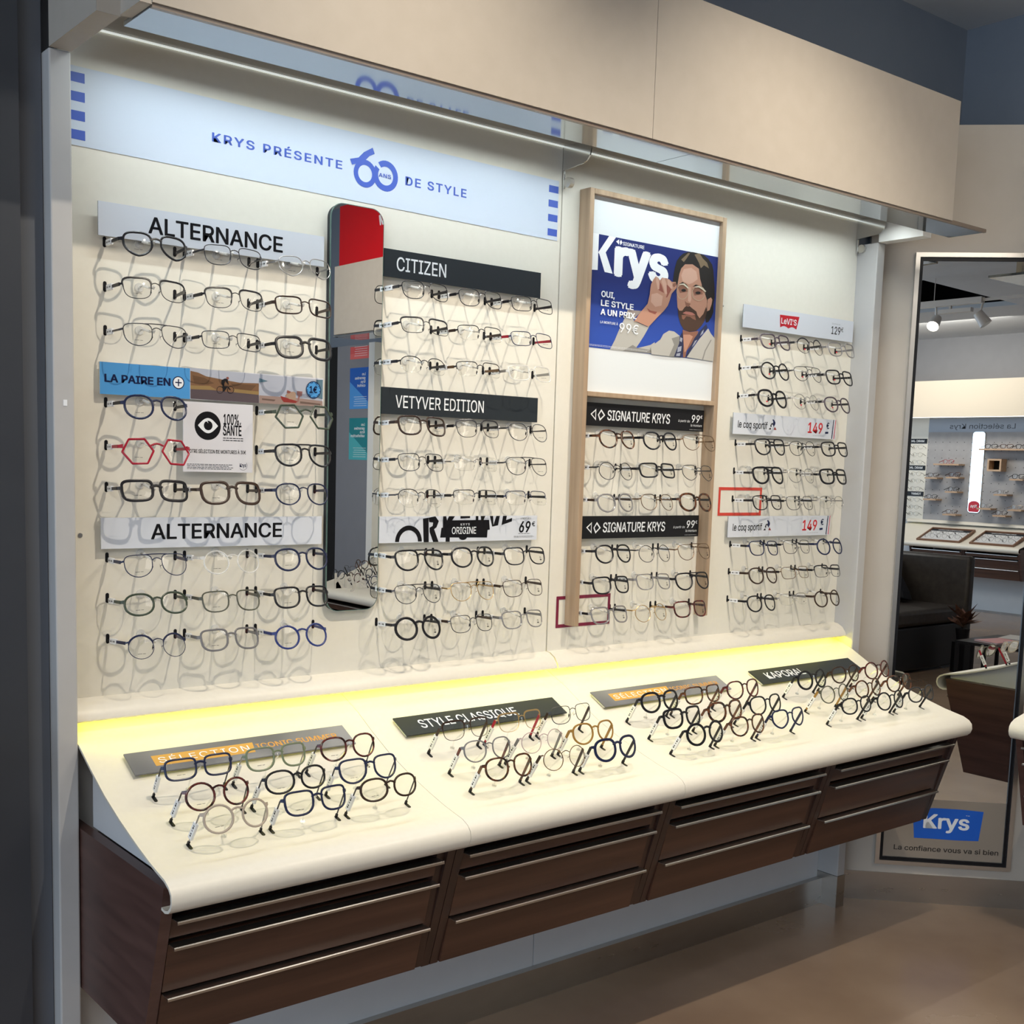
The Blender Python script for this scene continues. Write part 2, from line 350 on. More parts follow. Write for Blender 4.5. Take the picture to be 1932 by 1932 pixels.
def nose_rest(par, F, u, v, tip_n, tip_v, MH=None, rd=.0085, rr=.0028):
    MH = MH or M_HOOK
    m = MB().prism(F, disc(u, v, rd, k=18), .0002, .0030, MH)
    h = obj('nose_rest', m, par, smooth=True)
    pts = [F.p(u, v, .004), F.p(u, v+.001, .02), F.p(u, v+(tip_v-v)*.7, tip_n*.75), F.p(u, tip_v, tip_n), F.p(u, tip_v+.004, tip_n+.004)]
    obj('rod', MB().tube(pts, rr, MH, 6), h, smooth=True)

# ------------------------------------------------------------------ ledge, counter tops, drawer cabinets (also used for the neighbouring wall)
TOPP = [(2.25, .880), (2.175, .848), (2.114, .815), (2.053, .785), (1.98, .757), (1.901, .732), (1.85, .718), (1.817, .711), (1.79, .7055), (1.772, .697), (1.763, .687), (1.761, .673), (1.765, .661), (1.775, .652), (1.789, .648), (1.803, .650)]
def offset(pr, d):
    out = []
    for i, p in enumerate(pr):
        a = pr[max(i-1, 0)]; b = pr[min(i+1, len(pr)-1)]; tx, tz = b[0]-a[0], b[1]-a[1]; l = math.hypot(tx, tz)
        out.append((p[0]-tz/l*d, p[1]+tx/l*d))
    return out
LEDP = [(2.2495, .926), (2.236, .924), (2.219, .915), (2.206, .899), (2.203, .890), (2.207, .886), (2.2095, .896), (2.222, .910), (2.237, .9195), (2.2495, .921)]
def ztop(y):
    for (y0, z0), (y1, z1) in zip(TOPP, TOPP[1:]):
        if y1 <= y <= y0: return z0+(z1-z0)*(y-y0)/(y1-y0)
def slope(y):
    for (y0, z0), (y1, z1) in zip(TOPP, TOPP[1:]):
        if y1 <= y <= y0: return math.atan2(z0-z1, y0-y1)
def display_base(tf, cuts, cabs, L, ledge_cuts=None, wall_y=2.25):
    tops = []
    for (x0, x1), lab in zip(cuts, L['top']):
        pr = TOPP + offset(TOPP, .005)[::-1]
        tops.append(obj('countertop', MB(tf).ext(pr, x0, x1, M_TOP), None, True, label=lab, category='countertop', group=L['gtop']))
    for (x0, x1), lab in zip(ledge_cuts or [], L['ledge']):
        le = obj('ledge', MB(tf).ext(LEDP, x0, x1, M_TOP), None, True, label=lab, category='ledge', group=L['gledge'])
        obj('glow_strip', MB(tf).box(x0+.01, x1-.01, 2.236, 2.2415, .9125, .9155, M_YLED), le)
    fy = lambda z: 1.797+.27*(.689-z)
    for i, ((x0, x1), lab) in enumerate(zip(cabs, L['cab'])):
        last = i == len(cabs)-1
        o = Vector(((x0+x1)/2, 2.0, .372)); o = tf(o) if tf else o
        c_ = thing('drawer_cabinet', o, lab, 'cabinet', L['gcab'])
        side = [(2.249, .372), (1.888, .372), (fy(.640)-.004, .640), (1.796, .689), (2.249, .689)]
        obj('side_panel', MB(tf).ext(side, x0, x0+.020, M_WALSIDE if i == 0 else M_WALEDGE), c_)
        obj('side_panel', MB(tf).ext(side, x1-.020, x1-.001, M_WALEDGE), c_)
        obj('top_board', MB(tf).box(x0+.020, x1-.020, 1.83, 2.249, .645, .655, M_WALEDGE), c_)
        obj('bottom_board', MB(tf).box(x0+.020, x1-.020, 1.90, 2.249, .375, .389, M_WALEDGE), c_)
        obj('stile', MB(tf).ext([(fy(.375)+.004, .375), (fy(.655)+.004, .655), (fy(.655)+.022, .655), (fy(.375)+.022, .375)], x1-.040, x1-.0205, M_WALEDGE), c_)
        d0, d1 = x0+.0215, x1-.041
        for zb, zt in ((.5885, .6255), (.482, .5755), (.3745, .476)):
            dr = obj('drawer', MB(tf).ext([(fy(zb), zb), (fy(zt), zt), (fy(zt)+.018, zt), (fy(zb)+.018, zb)], d0, d1, M_WALNUT), c_)
            obj('drawer_side', MB(tf).ext([(fy(zb)+.018, zb), (fy(zt)+.018, zt-.02), (fy(zt)+.2, zt-.02), (fy(zb)+.2, zb)], d0+.01, d0+.02, M_WALEDGE), dr)
            f = fy(zt); h0, h1 = (d0+.002, d1+.002)
            obj('handle', MB(tf).ext([(f+.004, zt+.0012), (f-.020, zt+.0012), (f-.0215, zt-.0005), (f-.0215, zt-.0045), (f-.0195, zt-.0045), (f-.0190, zt-.0010), (f+.004, zt-.0006)], h0, h1, M_ALU), dr)
    return tops
pitch = .6155
TOPS = display_base(None, [(.7755, 1.3905), (1.3915, 2.0050), (2.0060, 3.2305)], [(.7765+pitch*i, .7765+pitch*(i+1)-(.001 if i < 3 else -.0)) for i in range(4)],
    dict(top=['cream curved countertop section at the left end, below the left orange-lettered sign', 'cream curved countertop section between the two seams', 'long cream curved countertop section right of the right seam'],
         ledge=['cream rounded ledge above the yellow light line, left of the seam', 'cream rounded ledge above the yellow light line, right of the seam'],
         cab=['leftmost walnut drawer cabinet with the wide grained side panel', 'second walnut drawer cabinet from the left under the cream counter', 'third walnut drawer cabinet from the left under the cream counter', 'rightmost walnut drawer cabinet next to the tall mirror'],
         gtop='cream countertop sections', gledge='ledges over the yellow light', gcab='walnut drawer cabinets under the counter'), [(.776, 2.0035), (2.0075, 3.2305)])
# pale infill between the cabinet side and the curved top, left end
infill = [(2.176, .842), (2.112, .808), (2.053, .779), (1.98, .751), (1.901, .726), (1.84, .7105), (1.80, .702), (1.80, .690), (2.176, .690)]
obj('counter_infill', MB().ext(infill, .800, .806, M_WHITEW), None, label='pale triangular infill board at the left end of the counter', category='board')
# ------------------------------------------------------------------ traced artwork (flat prints)
POSTER=[
('jacket',[(2.2199,1.8),(2.272,1.8028),(2.2506,1.7868),(2.2408,1.7768),(2.2661,1.7701),(2.2943,1.7645),(2.3046,1.7709),(2.2948,1.7563),(2.2838,1.7408),(2.2666,1.7192),(2.2543,1.7055),(2.2777,1.711),(2.3092,1.7191),(2.3248,1.7277),(2.3241,1.6972),(2.162,1.6954),(2.1784,1.7209),(2.1944,1.7527),(2.2108,1.7794)]),
('jacket_dark',[(2.2433,1.7137),(2.2594,1.7077),(2.3236,1.7055),(2.3241,1.6972),(2.208,1.6955)]),
('cuff',[(2.2199,1.8),(2.272,1.8028),(2.2645,1.7963),(2.2507,1.7859),(2.2428,1.786),(2.2255,1.7933)]),
('hair',[(2.3836,1.8895),(2.3847,1.9091),(2.3884,1.9258),(2.3944,1.9445),(2.4058,1.9573),(2.4174,1.9661),(2.4343,1.9723),(2.454,1.9749),(2.4767,1.9745),(2.4996,1.9724),(2.518,1.9648),(2.5344,1.9518),(2.5407,1.9375),(2.545,1.9145),(2.5494,1.8915),(2.5513,1.8664),(2.5476,1.8474),(2.5491,1.8273),(2.5424,1.8131),(2.5305,1.7985),(2.5204,1.7959),(2.5097,1.8369),(2.5072,1.8701),(2.4846,1.9009),(2.4584,1.9145),(2.4238,1.9104),(2.4078,1.8922),(2.3988,1.8814),(2.3968,1.8746),(2.3949,1.8842)]),
('skin',[(2.4002,1.8783),(2.4065,1.9117),(2.4128,1.9272),(2.4267,1.9395),(2.4563,1.9431),(2.4821,1.9346),(2.4913,1.9133),(2.4983,1.8875),(2.5147,1.8726),(2.5212,1.8548),(2.5206,1.8279),(2.5147,1.8038),(2.5031,1.7875),(2.4838,1.7724),(2.4565,1.7666),(2.4336,1.7712),(2.4202,1.7849),(2.4114,1.8055),(2.405,1.8263),(2.4008,1.8521)]),
('skin_light',[(2.4227,1.9267),(2.452,1.9335),(2.4726,1.9261),(2.4791,1.9069),(2.4598,1.8948),(2.4452,1.8899),(2.42,1.8952),(2.414,1.9093)]),
('hair_light',[(2.4112,1.9498),(2.4369,1.9702),(2.4444,1.9704),(2.4307,1.9539),(2.4214,1.9446)]),
('hair_light',[(2.4619,1.9693),(2.4817,1.9751),(2.4952,1.9636),(2.5137,1.9542),(2.5224,1.9403),(2.5015,1.9461),(2.4896,1.9364),(2.481,1.9502)]),
('hair',[(2.4822,1.9338),(2.492,1.9383),(2.5134,1.9242),(2.5212,1.8883),(2.5288,1.8556),(2.5212,1.8548),(2.5123,1.8706),(2.5009,1.8861),(2.4891,1.9081)]),
('skin',[(2.5235,1.8584),(2.5359,1.8648),(2.542,1.8595),(2.5398,1.8466),(2.5333,1.8308),(2.5233,1.8265),(2.5219,1.8448)]),
('beard',[(2.4056,1.8247),(2.4131,1.8172),(2.4241,1.8183),(2.4322,1.8274),(2.4393,1.8322),(2.4517,1.8335),(2.4621,1.8287),(2.4803,1.8214),(2.4847,1.8126),(2.4941,1.8052),(2.5085,1.8183),(2.5178,1.8377),(2.5227,1.8281),(2.5155,1.8005),(2.5032,1.7859),(2.4839,1.771),(2.4565,1.7654),(2.4337,1.77),(2.4199,1.7832),(2.4106,1.8022)]),
('skin_dark',[(2.4224,1.8066),(2.4409,1.81),(2.476,1.8101),(2.4794,1.7987),(2.4666,1.8009),(2.4562,1.8049),(2.4412,1.8051),(2.4319,1.7959),(2.4256,1.797)]),
('lips',[(2.4258,1.8119),(2.4378,1.8177),(2.4528,1.8182),(2.4654,1.8171),(2.4772,1.8119),(2.4609,1.81),(2.4408,1.8105)]),
('skin_dark',[(2.4321,1.8455),(2.4386,1.8413),(2.4562,1.8398),(2.4481,1.8306),(2.4368,1.832)]),
('skin_light',[(2.4445,1.8815),(2.4527,1.8824),(2.4579,1.8515),(2.4535,1.8428),(2.4445,1.846)]),
('skin_dark',[(2.4028,1.8769),(2.4157,1.8849),(2.4359,1.8806),(2.4416,1.8697),(2.4123,1.8632)]),
('skin_dark',[(2.4585,1.8781),(2.4755,1.8866),(2.4987,1.8809),(2.5021,1.8695),(2.4697,1.8627)]),
('hair',[(2.4352,1.8726),(2.4327,1.8695),(2.4261,1.8677),(2.4194,1.8681),(2.4165,1.8706),(2.419,1.8736),(2.4255,1.8755),(2.4323,1.8751)]),
('hair',[(2.494,1.8723),(2.491,1.8692),(2.4832,1.8672),(2.4754,1.8675),(2.4719,1.87),(2.475,1.8731),(2.4827,1.8751),(2.4905,1.8748)]),
('hair',[(2.4059,1.8854),(2.4201,1.8928),(2.4353,1.8887),(2.4431,1.883),(2.4305,1.8866),(2.4156,1.8865)]),
('hair',[(2.4593,1.8848),(2.4726,1.8921),(2.4955,1.8905),(2.506,1.8867),(2.4855,1.8886),(2.4679,1.8866)]),
('gold',[(2.4425,1.8706),(2.4422,1.8654),(2.4444,1.8653),(2.4448,1.8708)]),
('gold',[(2.4422,1.8654),(2.4403,1.8606),(2.4423,1.8602),(2.4444,1.8653)]),
('gold',[(2.4403,1.8606),(2.4373,1.8563),(2.4389,1.8553),(2.4423,1.8602)]),
('gold',[(2.4373,1.8563),(2.4331,1.8527),(2.4344,1.8516),(2.4389,1.8553)]),
('gold',[(2.4331,1.8527),(2.4281,1.8502),(2.4289,1.8488),(2.4344,1.8516)]),
('gold',[(2.4281,1.8502),(2.4227,1.849),(2.4228,1.8475),(2.4289,1.8488)]),
('gold',[(2.4227,1.849),(2.4173,1.8491),(2.4166,1.8476),(2.4228,1.8475)]),
('gold',[(2.4173,1.8491),(2.412,1.8505),(2.4108,1.8491),(2.4166,1.8476)]),
('gold',[(2.412,1.8505),(2.4074,1.8532),(2.406,1.8519),(2.4108,1.8491)]),
('gold',[(2.4074,1.8532),(2.4039,1.8567),(2.402,1.8559),(2.406,1.8519)]),
('gold',[(2.4039,1.8567),(2.4014,1.861),(2.3992,1.8605),(2.402,1.8559)]),
('gold',[(2.4014,1.861),(2.4003,1.866),(2.3981,1.8658),(2.3992,1.8605)]),
('gold',[(2.4003,1.866),(2.4007,1.8711),(2.3985,1.8712),(2.3981,1.8658)]),
('gold',[(2.4007,1.8711),(2.4026,1.8759),(2.4006,1.8763),(2.3985,1.8712)]),
('gold',[(2.4026,1.8759),(2.4055,1.8802),(2.4039,1.8811),(2.4006,1.8763)]),
('gold',[(2.4055,1.8802),(2.4097,1.8837),(2.4083,1.8849),(2.4039,1.8811)]),
('gold',[(2.4097,1.8837),(2.4147,1.8863),(2.4138,1.8877),(2.4083,1.8849)]),
('gold',[(2.4147,1.8863),(2.42,1.8875),(2.4199,1.889),(2.4138,1.8877)]),
('gold',[(2.42,1.8875),(2.4254,1.8875),(2.4261,1.889),(2.4199,1.889)]),
('gold',[(2.4254,1.8875),(2.4307,1.8861),(2.4316,1.8875),(2.4261,1.889)]),
('gold',[(2.4307,1.8861),(2.4354,1.8835),(2.4368,1.8848),(2.4316,1.8875)]),
('gold',[(2.4354,1.8835),(2.4389,1.8799),(2.4408,1.8808),(2.4368,1.8848)]),
('gold',[(2.4389,1.8799),(2.4414,1.8756),(2.4436,1.8762),(2.4408,1.8808)]),
('gold',[(2.4414,1.8756),(2.4425,1.8706),(2.4448,1.8708),(2.4436,1.8762)]),
('gold',[(2.509,1.8728),(2.5086,1.8679),(2.5107,1.8678),(2.5113,1.873)]),
('gold',[(2.5086,1.8679),(2.5064,1.8632),(2.5085,1.8625),(2.5107,1.8678)]),
('gold',[(2.5064,1.8632),(2.5027,1.8589),(2.5045,1.8579),(2.5085,1.8625)]),
('gold',[(2.5027,1.8589),(2.4978,1.8554),(2.4992,1.8542),(2.5045,1.8579)]),
('gold',[(2.4978,1.8554),(2.4919,1.8529),(2.4928,1.8515),(2.4992,1.8542)]),
('gold',[(2.4919,1.8529),(2.4857,1.8516),(2.4858,1.8501),(2.4928,1.8515)]),
('gold',[(2.4857,1.8516),(2.4793,1.8516),(2.4787,1.8501),(2.4858,1.8501)]),
('gold',[(2.4793,1.8516),(2.4732,1.8528),(2.472,1.8514),(2.4787,1.8501)]),
('gold',[(2.4732,1.8528),(2.4679,1.8553),(2.4663,1.8539),(2.472,1.8514)]),
('gold',[(2.4679,1.8553),(2.4637,1.8586),(2.4617,1.8576),(2.4663,1.8539)]),
('gold',[(2.4637,1.8586),(2.4609,1.8628),(2.4589,1.8623),(2.4617,1.8576)]),
('gold',[(2.4609,1.8628),(2.4598,1.8675),(2.4575,1.8673),(2.4589,1.8623)]),
('gold',[(2.4598,1.8675),(2.4602,1.8723),(2.4582,1.8725),(2.4575,1.8673)]),
('gold',[(2.4602,1.8723),(2.4623,1.877),(2.4603,1.8777),(2.4582,1.8725)]),
('gold',[(2.4623,1.877),(2.4661,1.8813),(2.4642,1.8822),(2.4603,1.8777)]),
('gold',[(2.4661,1.8813),(2.4708,1.8848),(2.4695,1.886),(2.4642,1.8822)]),
('gold',[(2.4708,1.8848),(2.4767,1.8873),(2.4759,1.8887),(2.4695,1.886)]),
('gold',[(2.4767,1.8873),(2.4829,1.8886),(2.4828,1.8901),(2.4759,1.8887)]),
('gold',[(2.4829,1.8886),(2.4893,1.8887),(2.4899,1.8902),(2.4828,1.8901)]),
('gold',[(2.4893,1.8887),(2.4955,1.8875),(2.4966,1.889),(2.4899,1.8902)]),
('gold',[(2.4955,1.8875),(2.5007,1.8851),(2.5024,1.8864),(2.4966,1.889)]),
('gold',[(2.5007,1.8851),(2.5051,1.8817),(2.507,1.8828),(2.5024,1.8864)]),
('gold',[(2.5051,1.8817),(2.5079,1.8775),(2.5099,1.8781),(2.507,1.8828)]),
('gold',[(2.5079,1.8775),(2.509,1.8728),(2.5113,1.873),(2.5099,1.8781)]),
('cream',[(2.4059,1.8854),(2.4253,1.8896),(2.4407,1.8828),(2.4439,1.879),(2.4397,1.8785),(2.4231,1.8857),(2.4085,1.8833)]),
('cream',[(2.468,1.8858),(2.4854,1.8894),(2.5036,1.8839),(2.5143,1.8784),(2.5093,1.8762),(2.4987,1.8817),(2.4831,1.8858),(2.4707,1.8836)]),
('skin_dark',[(2.4276,1.7687),(2.4566,1.7649),(2.4915,1.7714),(2.4828,1.7521),(2.464,1.7321),(2.4477,1.7141),(2.4438,1.6971),(2.4339,1.6963),(2.4341,1.7297),(2.4303,1.7543)]),
('skin',[(2.431,1.756),(2.4571,1.7583),(2.4699,1.7544),(2.4563,1.7332),(2.4452,1.7139),(2.4392,1.7101),(2.4345,1.7297)]),
('shirt',[(2.4268,1.7623),(2.4323,1.7362),(2.434,1.713),(2.4289,1.696),(2.3981,1.6953),(2.4168,1.7283),(2.4178,1.7483)]),
('shirt',[(2.5207,1.7925),(2.5266,1.7829),(2.4955,1.7516),(2.472,1.7261),(2.4512,1.699),(2.4437,1.6987),(2.4594,1.7251),(2.4753,1.7498),(2.4966,1.7718)]),
('shirt_light',[(2.4203,1.7485),(2.4292,1.7459),(2.4262,1.7357),(2.4185,1.7384)]),
('shirt_light',[(2.4123,1.7213),(2.4269,1.7258),(2.4253,1.7123),(2.4107,1.7079)]),
('shirt_light',[(2.5043,1.7708),(2.5116,1.7765),(2.5098,1.7663),(2.4976,1.7585)]),
('shirt_light',[(2.4783,1.7434),(2.4882,1.7476),(2.4765,1.7332),(2.467,1.7257)]),
('shirt_light',[(2.4085,1.7044),(2.4232,1.7072),(2.4213,1.6987),(2.4065,1.6976)]),
('jacket',[(2.3087,1.7129),(2.3246,1.724),(2.3431,1.7353),(2.3541,1.751),(2.3752,1.7618),(2.3948,1.7611),(2.4176,1.7516),(2.4165,1.7316),(2.3981,1.6949),(2.3122,1.6953)]),
('jacket_dark',[(2.3863,1.7423),(2.4176,1.7516),(2.4165,1.7316),(2.3981,1.6949),(2.3796,1.6955),(2.3971,1.7267)]),
('jacket',[(2.5292,1.7815),(2.5405,1.769),(2.5598,1.7553),(2.5571,1.6945),(2.4488,1.6975),(2.4721,1.7244),(2.4957,1.7499)]),
('jacket_dark',[(2.5418,1.7521),(2.5458,1.7516),(2.5235,1.7201),(2.515,1.6957),(2.5099,1.6956),(2.5195,1.7214)]),
('skin',[(2.2996,1.8735),(2.307,1.8856),(2.3159,1.8955),(2.3256,1.8926),(2.3319,1.8868),(2.3397,1.895),(2.3494,1.8945),(2.3565,1.8953),(2.3688,1.8927),(2.3776,1.888),(2.3921,1.8896),(2.3967,1.8828),(2.3968,1.8746),(2.3784,1.8579),(2.3724,1.8393),(2.366,1.8256),(2.3525,1.8112),(2.3274,1.7909),(2.3027,1.7691),(2.2935,1.7651),(2.2509,1.774),(2.2418,1.7715),(2.259,1.7924),(2.2899,1.8227),(2.2965,1.8475),(2.2978,1.8637)]),
('skin_red',[(2.3215,1.8824),(2.3309,1.8835),(2.3386,1.8763),(2.3495,1.8564),(2.3397,1.8586),(2.3276,1.8621)]),
('skin_red',[(2.3552,1.8798),(2.3625,1.8773),(2.3776,1.8692),(2.3622,1.8464),(2.3574,1.8459),(2.3616,1.8561)]),
('skin_light',[(2.3159,1.8947),(2.3244,1.8916),(2.3311,1.8803),(2.331,1.8641),(2.3251,1.8627),(2.3179,1.882)]),
('skin_light',[(2.341,1.8943),(2.3494,1.8937),(2.3575,1.88),(2.3604,1.856),(2.3545,1.8529),(2.3461,1.8707),(2.338,1.8843)]),
('skin_light',[(2.359,1.8948),(2.3688,1.8919),(2.3792,1.8825),(2.3811,1.8713),(2.3752,1.8698),(2.3624,1.879)]),
('skin_dark',[(2.3815,1.8843),(2.3934,1.8881),(2.3962,1.8827),(2.387,1.8752),(2.3807,1.8777)]),
('skin_red',[(2.2882,1.8113),(2.3027,1.8063),(2.3265,1.8054),(2.3198,1.7983),(2.2959,1.8024)]),
('skin_light',[(2.3024,1.8481),(2.3234,1.8536),(2.3452,1.8479),(2.3421,1.8232),(2.3186,1.8176),(2.3013,1.8287)])]
CYC=[
('photo_sky',[(1.0248,1.5705),(1.1756,1.5674),(1.1758,1.5492),(1.1327,1.5476),(1.0906,1.5487),(1.0581,1.5558),(1.0248,1.5642)]),
('photo_sky',[(1.1756,1.5674),(1.3265,1.5661),(1.3265,1.5214),(1.2586,1.5245),(1.176,1.5249)]),
('hill',[(1.0248,1.5642),(1.0407,1.5621),(1.0581,1.5558),(1.0906,1.552),(1.1327,1.5476),(1.1752,1.5492),(1.1753,1.5257),(1.1147,1.5277),(1.07,1.5292),(1.0248,1.5286)]),
('hill_dark',[(1.0291,1.556),(1.0552,1.5524),(1.0758,1.543),(1.0611,1.5394),(1.032,1.5429)]),
('hill_dark',[(1.1116,1.5452),(1.1696,1.5447),(1.1573,1.5329),(1.1207,1.5349)]),
('grass_dry',[(1.0248,1.5358),(1.067,1.537),(1.0818,1.5299),(1.0248,1.5286)]),
('grass_dry',[(1.1177,1.5347),(1.1753,1.5326),(1.1753,1.5257),(1.1177,1.5279)]),
('road',[(1.0248,1.5286),(1.07,1.5292),(1.1147,1.5277),(1.1753,1.5257),(1.1755,1.5091),(1.0248,1.51)]),
('ink',[(1.0949,1.5312),(1.0943,1.5284),(1.0952,1.5279),(1.0961,1.5312)]),
('ink',[(1.0943,1.5284),(1.0925,1.5259),(1.0931,1.5251),(1.0952,1.5279)]),
('ink',[(1.0925,1.5259),(1.0898,1.5246),(1.0901,1.5236),(1.0931,1.5251)]),
('ink',[(1.0898,1.5246),(1.0868,1.5245),(1.0865,1.5234),(1.0901,1.5236)]),
('ink',[(1.0868,1.5245),(1.0842,1.5254),(1.0836,1.5246),(1.0865,1.5234)]),
('ink',[(1.0842,1.5254),(1.0824,1.5277),(1.0815,1.5271),(1.0836,1.5246)]),
('ink',[(1.0824,1.5277),(1.0818,1.5304),(1.0806,1.5303),(1.0815,1.5271)]),
('ink',[(1.0818,1.5304),(1.0824,1.5331),(1.0815,1.5336),(1.0806,1.5303)]),
('ink',[(1.0824,1.5331),(1.0841,1.5357),(1.0835,1.5364),(1.0815,1.5336)]),
('ink',[(1.0841,1.5357),(1.0868,1.5369),(1.0865,1.538),(1.0835,1.5364)]),
('ink',[(1.0868,1.5369),(1.0898,1.5371),(1.0901,1.5382),(1.0865,1.538)]),
('ink',[(1.0898,1.5371),(1.0925,1.5362),(1.093,1.537),(1.0901,1.5382)]),
('ink',[(1.0925,1.5362),(1.0943,1.5338),(1.0951,1.5344),(1.093,1.537)]),
('ink',[(1.0943,1.5338),(1.0949,1.5312),(1.0961,1.5312),(1.0951,1.5344)]),
('ink',[(1.1183,1.5326),(1.1177,1.5298),(1.1186,1.5293),(1.1195,1.5326)]),
('ink',[(1.1177,1.5298),(1.1159,1.5272),(1.1165,1.5265),(1.1186,1.5293)]),
('ink',[(1.1159,1.5272),(1.1132,1.526),(1.1135,1.5249),(1.1165,1.5265)]),
('ink',[(1.1132,1.526),(1.1102,1.5258),(1.1099,1.5247),(1.1135,1.5249)]),
('ink',[(1.1102,1.5258),(1.1075,1.5268),(1.1069,1.5259),(1.1099,1.5247)]),
('ink',[(1.1075,1.5268),(1.1056,1.5291),(1.1047,1.5285),(1.1069,1.5259)]),
('ink',[(1.1056,1.5291),(1.105,1.5318),(1.1038,1.5317),(1.1047,1.5285)]),
('ink',[(1.105,1.5318),(1.1056,1.5345),(1.1047,1.535),(1.1038,1.5317)]),
('ink',[(1.1056,1.5345),(1.1074,1.5371),(1.1068,1.5378),(1.1047,1.535)]),
('ink',[(1.1074,1.5371),(1.1101,1.5383),(1.1098,1.5394),(1.1068,1.5378)]),
('ink',[(1.1101,1.5383),(1.1131,1.5385),(1.1134,1.5396),(1.1098,1.5394)]),
('ink',[(1.1131,1.5385),(1.1158,1.5376),(1.1164,1.5384),(1.1134,1.5396)]),
('ink',[(1.1158,1.5376),(1.1177,1.5352),(1.1186,1.5358),(1.1164,1.5384)]),
('ink',[(1.1177,1.5352),(1.1183,1.5326),(1.1195,1.5326),(1.1186,1.5358)]),
('ink',[(1.0936,1.5387),(1.1056,1.5389),(1.1122,1.5322),(1.1104,1.5315),(1.1041,1.5366),(1.0973,1.5281),(1.0949,1.5279),(1.0981,1.5362),(1.0922,1.5364)]),
('ink',[(1.0912,1.5499),(1.0981,1.5538),(1.104,1.5542),(1.1056,1.5502),(1.1026,1.546),(1.0996,1.5493),(1.0972,1.5416),(1.0985,1.5287),(1.0949,1.5285),(1.0936,1.54),(1.0912,1.5439)]),
('ink',[(1.102,1.5514),(1.105,1.5497),(1.1074,1.5428),(1.1056,1.5426),(1.1026,1.5473)]),
('skin_red',[(1.1019,1.557),(1.1061,1.5579),(1.1079,1.5547),(1.1056,1.5519),(1.1025,1.5533)]),
('beach',[(1.176,1.5249),(1.2586,1.5245),(1.3265,1.5208),(1.3267,1.5093),(1.1761,1.5091)]),
('beach_dark',[(1.1822,1.5192),(1.2137,1.5181),(1.2106,1.5146),(1.1823,1.5158)]),
('beach_dark',[(1.2717,1.5178),(1.3213,1.5153),(1.3213,1.5119),(1.2717,1.5133)]),
('teal',[(1.1757,1.5597),(1.1945,1.5554),(1.182,1.5518),(1.1758,1.5514)]),
('teal',[(1.3105,1.565),(1.3265,1.5661),(1.3265,1.5257),(1.3144,1.5279)]),
('toy_red',[(1.2248,1.5265),(1.2424,1.5225),(1.2651,1.5175),(1.2619,1.5137),(1.2329,1.5141),(1.228,1.5189)]),
('toy_tan',[(1.236,1.5277),(1.2423,1.5337),(1.2552,1.5373),(1.261,1.5348),(1.2612,1.5193),(1.2457,1.5212)]),
('skin_red',[(1.241,1.5393),(1.2503,1.5364),(1.2455,1.5325),(1.2397,1.5336)]),
('toy_rose',[(1.2642,1.5389),(1.277,1.5385),(1.2758,1.5294),(1.2715,1.5283),(1.2671,1.5153),(1.2639,1.5157),(1.2676,1.529),(1.2637,1.5316)])]
COQ=[
('ink',[(2.8283,1.5201),(2.8371,1.5264),(2.8396,1.5195)]),
('toy_red',[(2.857,1.5286),(2.8649,1.5196),(2.8518,1.52)]),
('ink',[(2.8349,1.53),(2.8386,1.5367),(2.8442,1.5395),(2.8484,1.5376),(2.8479,1.532),(2.8438,1.5359),(2.8408,1.5331),(2.8413,1.5273),(2.8375,1.5274)]),
('navy',[(2.85,1.5276),(2.8475,1.5364),(2.8479,1.543),(2.8441,1.548),(2.8468,1.5504),(2.853,1.5469),(2.8582,1.5413),(2.858,1.5361),(2.8532,1.5307)])]
PC = dict(jacket=(.50, .48, .44), jacket_dark=(.27, .26, .24), cuff=(.32, .27, .25), hair=(.022, .019, .018), hair_light=(.20, .145, .09), skin=(.50, .265, .185), skin_light=(.62, .38, .29), skin_dark=(.27, .125, .085), skin_red=(.30, .10, .075),
          beard=(.075, .042, .03), lips=(.50, .20, .16), gold=(.50, .40, .28), cream=(.72, .66, .52), shirt=(.035, .04, .09), shirt_light=(.36, .38, .46), photo_sky=(.50, .52, .60), hill=(.24, .125, .065), hill_dark=(.16, .085, .045),
          grass_dry=(.34, .22, .09), road=(.115, .085, .095), ink=(.012, .011, .013), beach=(.36, .25, .215), beach_dark=(.17, .11, .09), teal=(.12, .21, .27), toy_red=(.30, .04, .035), toy_tan=(.42, .28, .2), toy_rose=(.33, .15, .14), navy=(.02, .03, .10))
def PM(n): return mat('print_'+n, tuple(c*.86 for c in PC[n]), .55, spec=.2)
def art(mb, L, n0, step=.00002):
    for i, (m, pts) in enumerate(L): mb.poly(up(W0, 0), pts, n0+i*step, PM(m))
# ------------------------------------------------------------------ signs on the wall panels
def sign(name, lab, u0, u1, v0, v1, m, n1=.0155, edge=M_BLACK, group='brand signs on the wall'):
    s = thing(name, (((u0+u1)/2), 2.25-n1/2, v0), lab, 'sign', group)
    obj('board', MB().fbox(W0, u0, u1, v0, v1, n1-.003, n1, m).fbox(W0, u0, u0+.002, v0, v1, n1-.0042, n1-.0031, edge), s)
    obj('standoff', MB().fbox(W0, u0+.03, u0+.05, v0+.015, v1-.015, .0003, n1-.0043, M_PAPER).fbox(W0, u1-.05, u1-.03, v0+.015, v1-.015, .0003, n1-.0043, M_PAPER), s)
    return s
def letter(par, mb): return obj('lettering', mb, par)
N = .0157; WF = up(W0, 0)
s = sign('brand_sign', 'upper white name sign with heavy black capitals, left of the slim mirror', .842, 1.326, 1.801, 1.863, M_SIGNW)
m = MB(); text(m, WF, 'ALTERNANCE', .939, 1.228, 1.818, 1.848, N, M_INK, .028); letter(s, m)
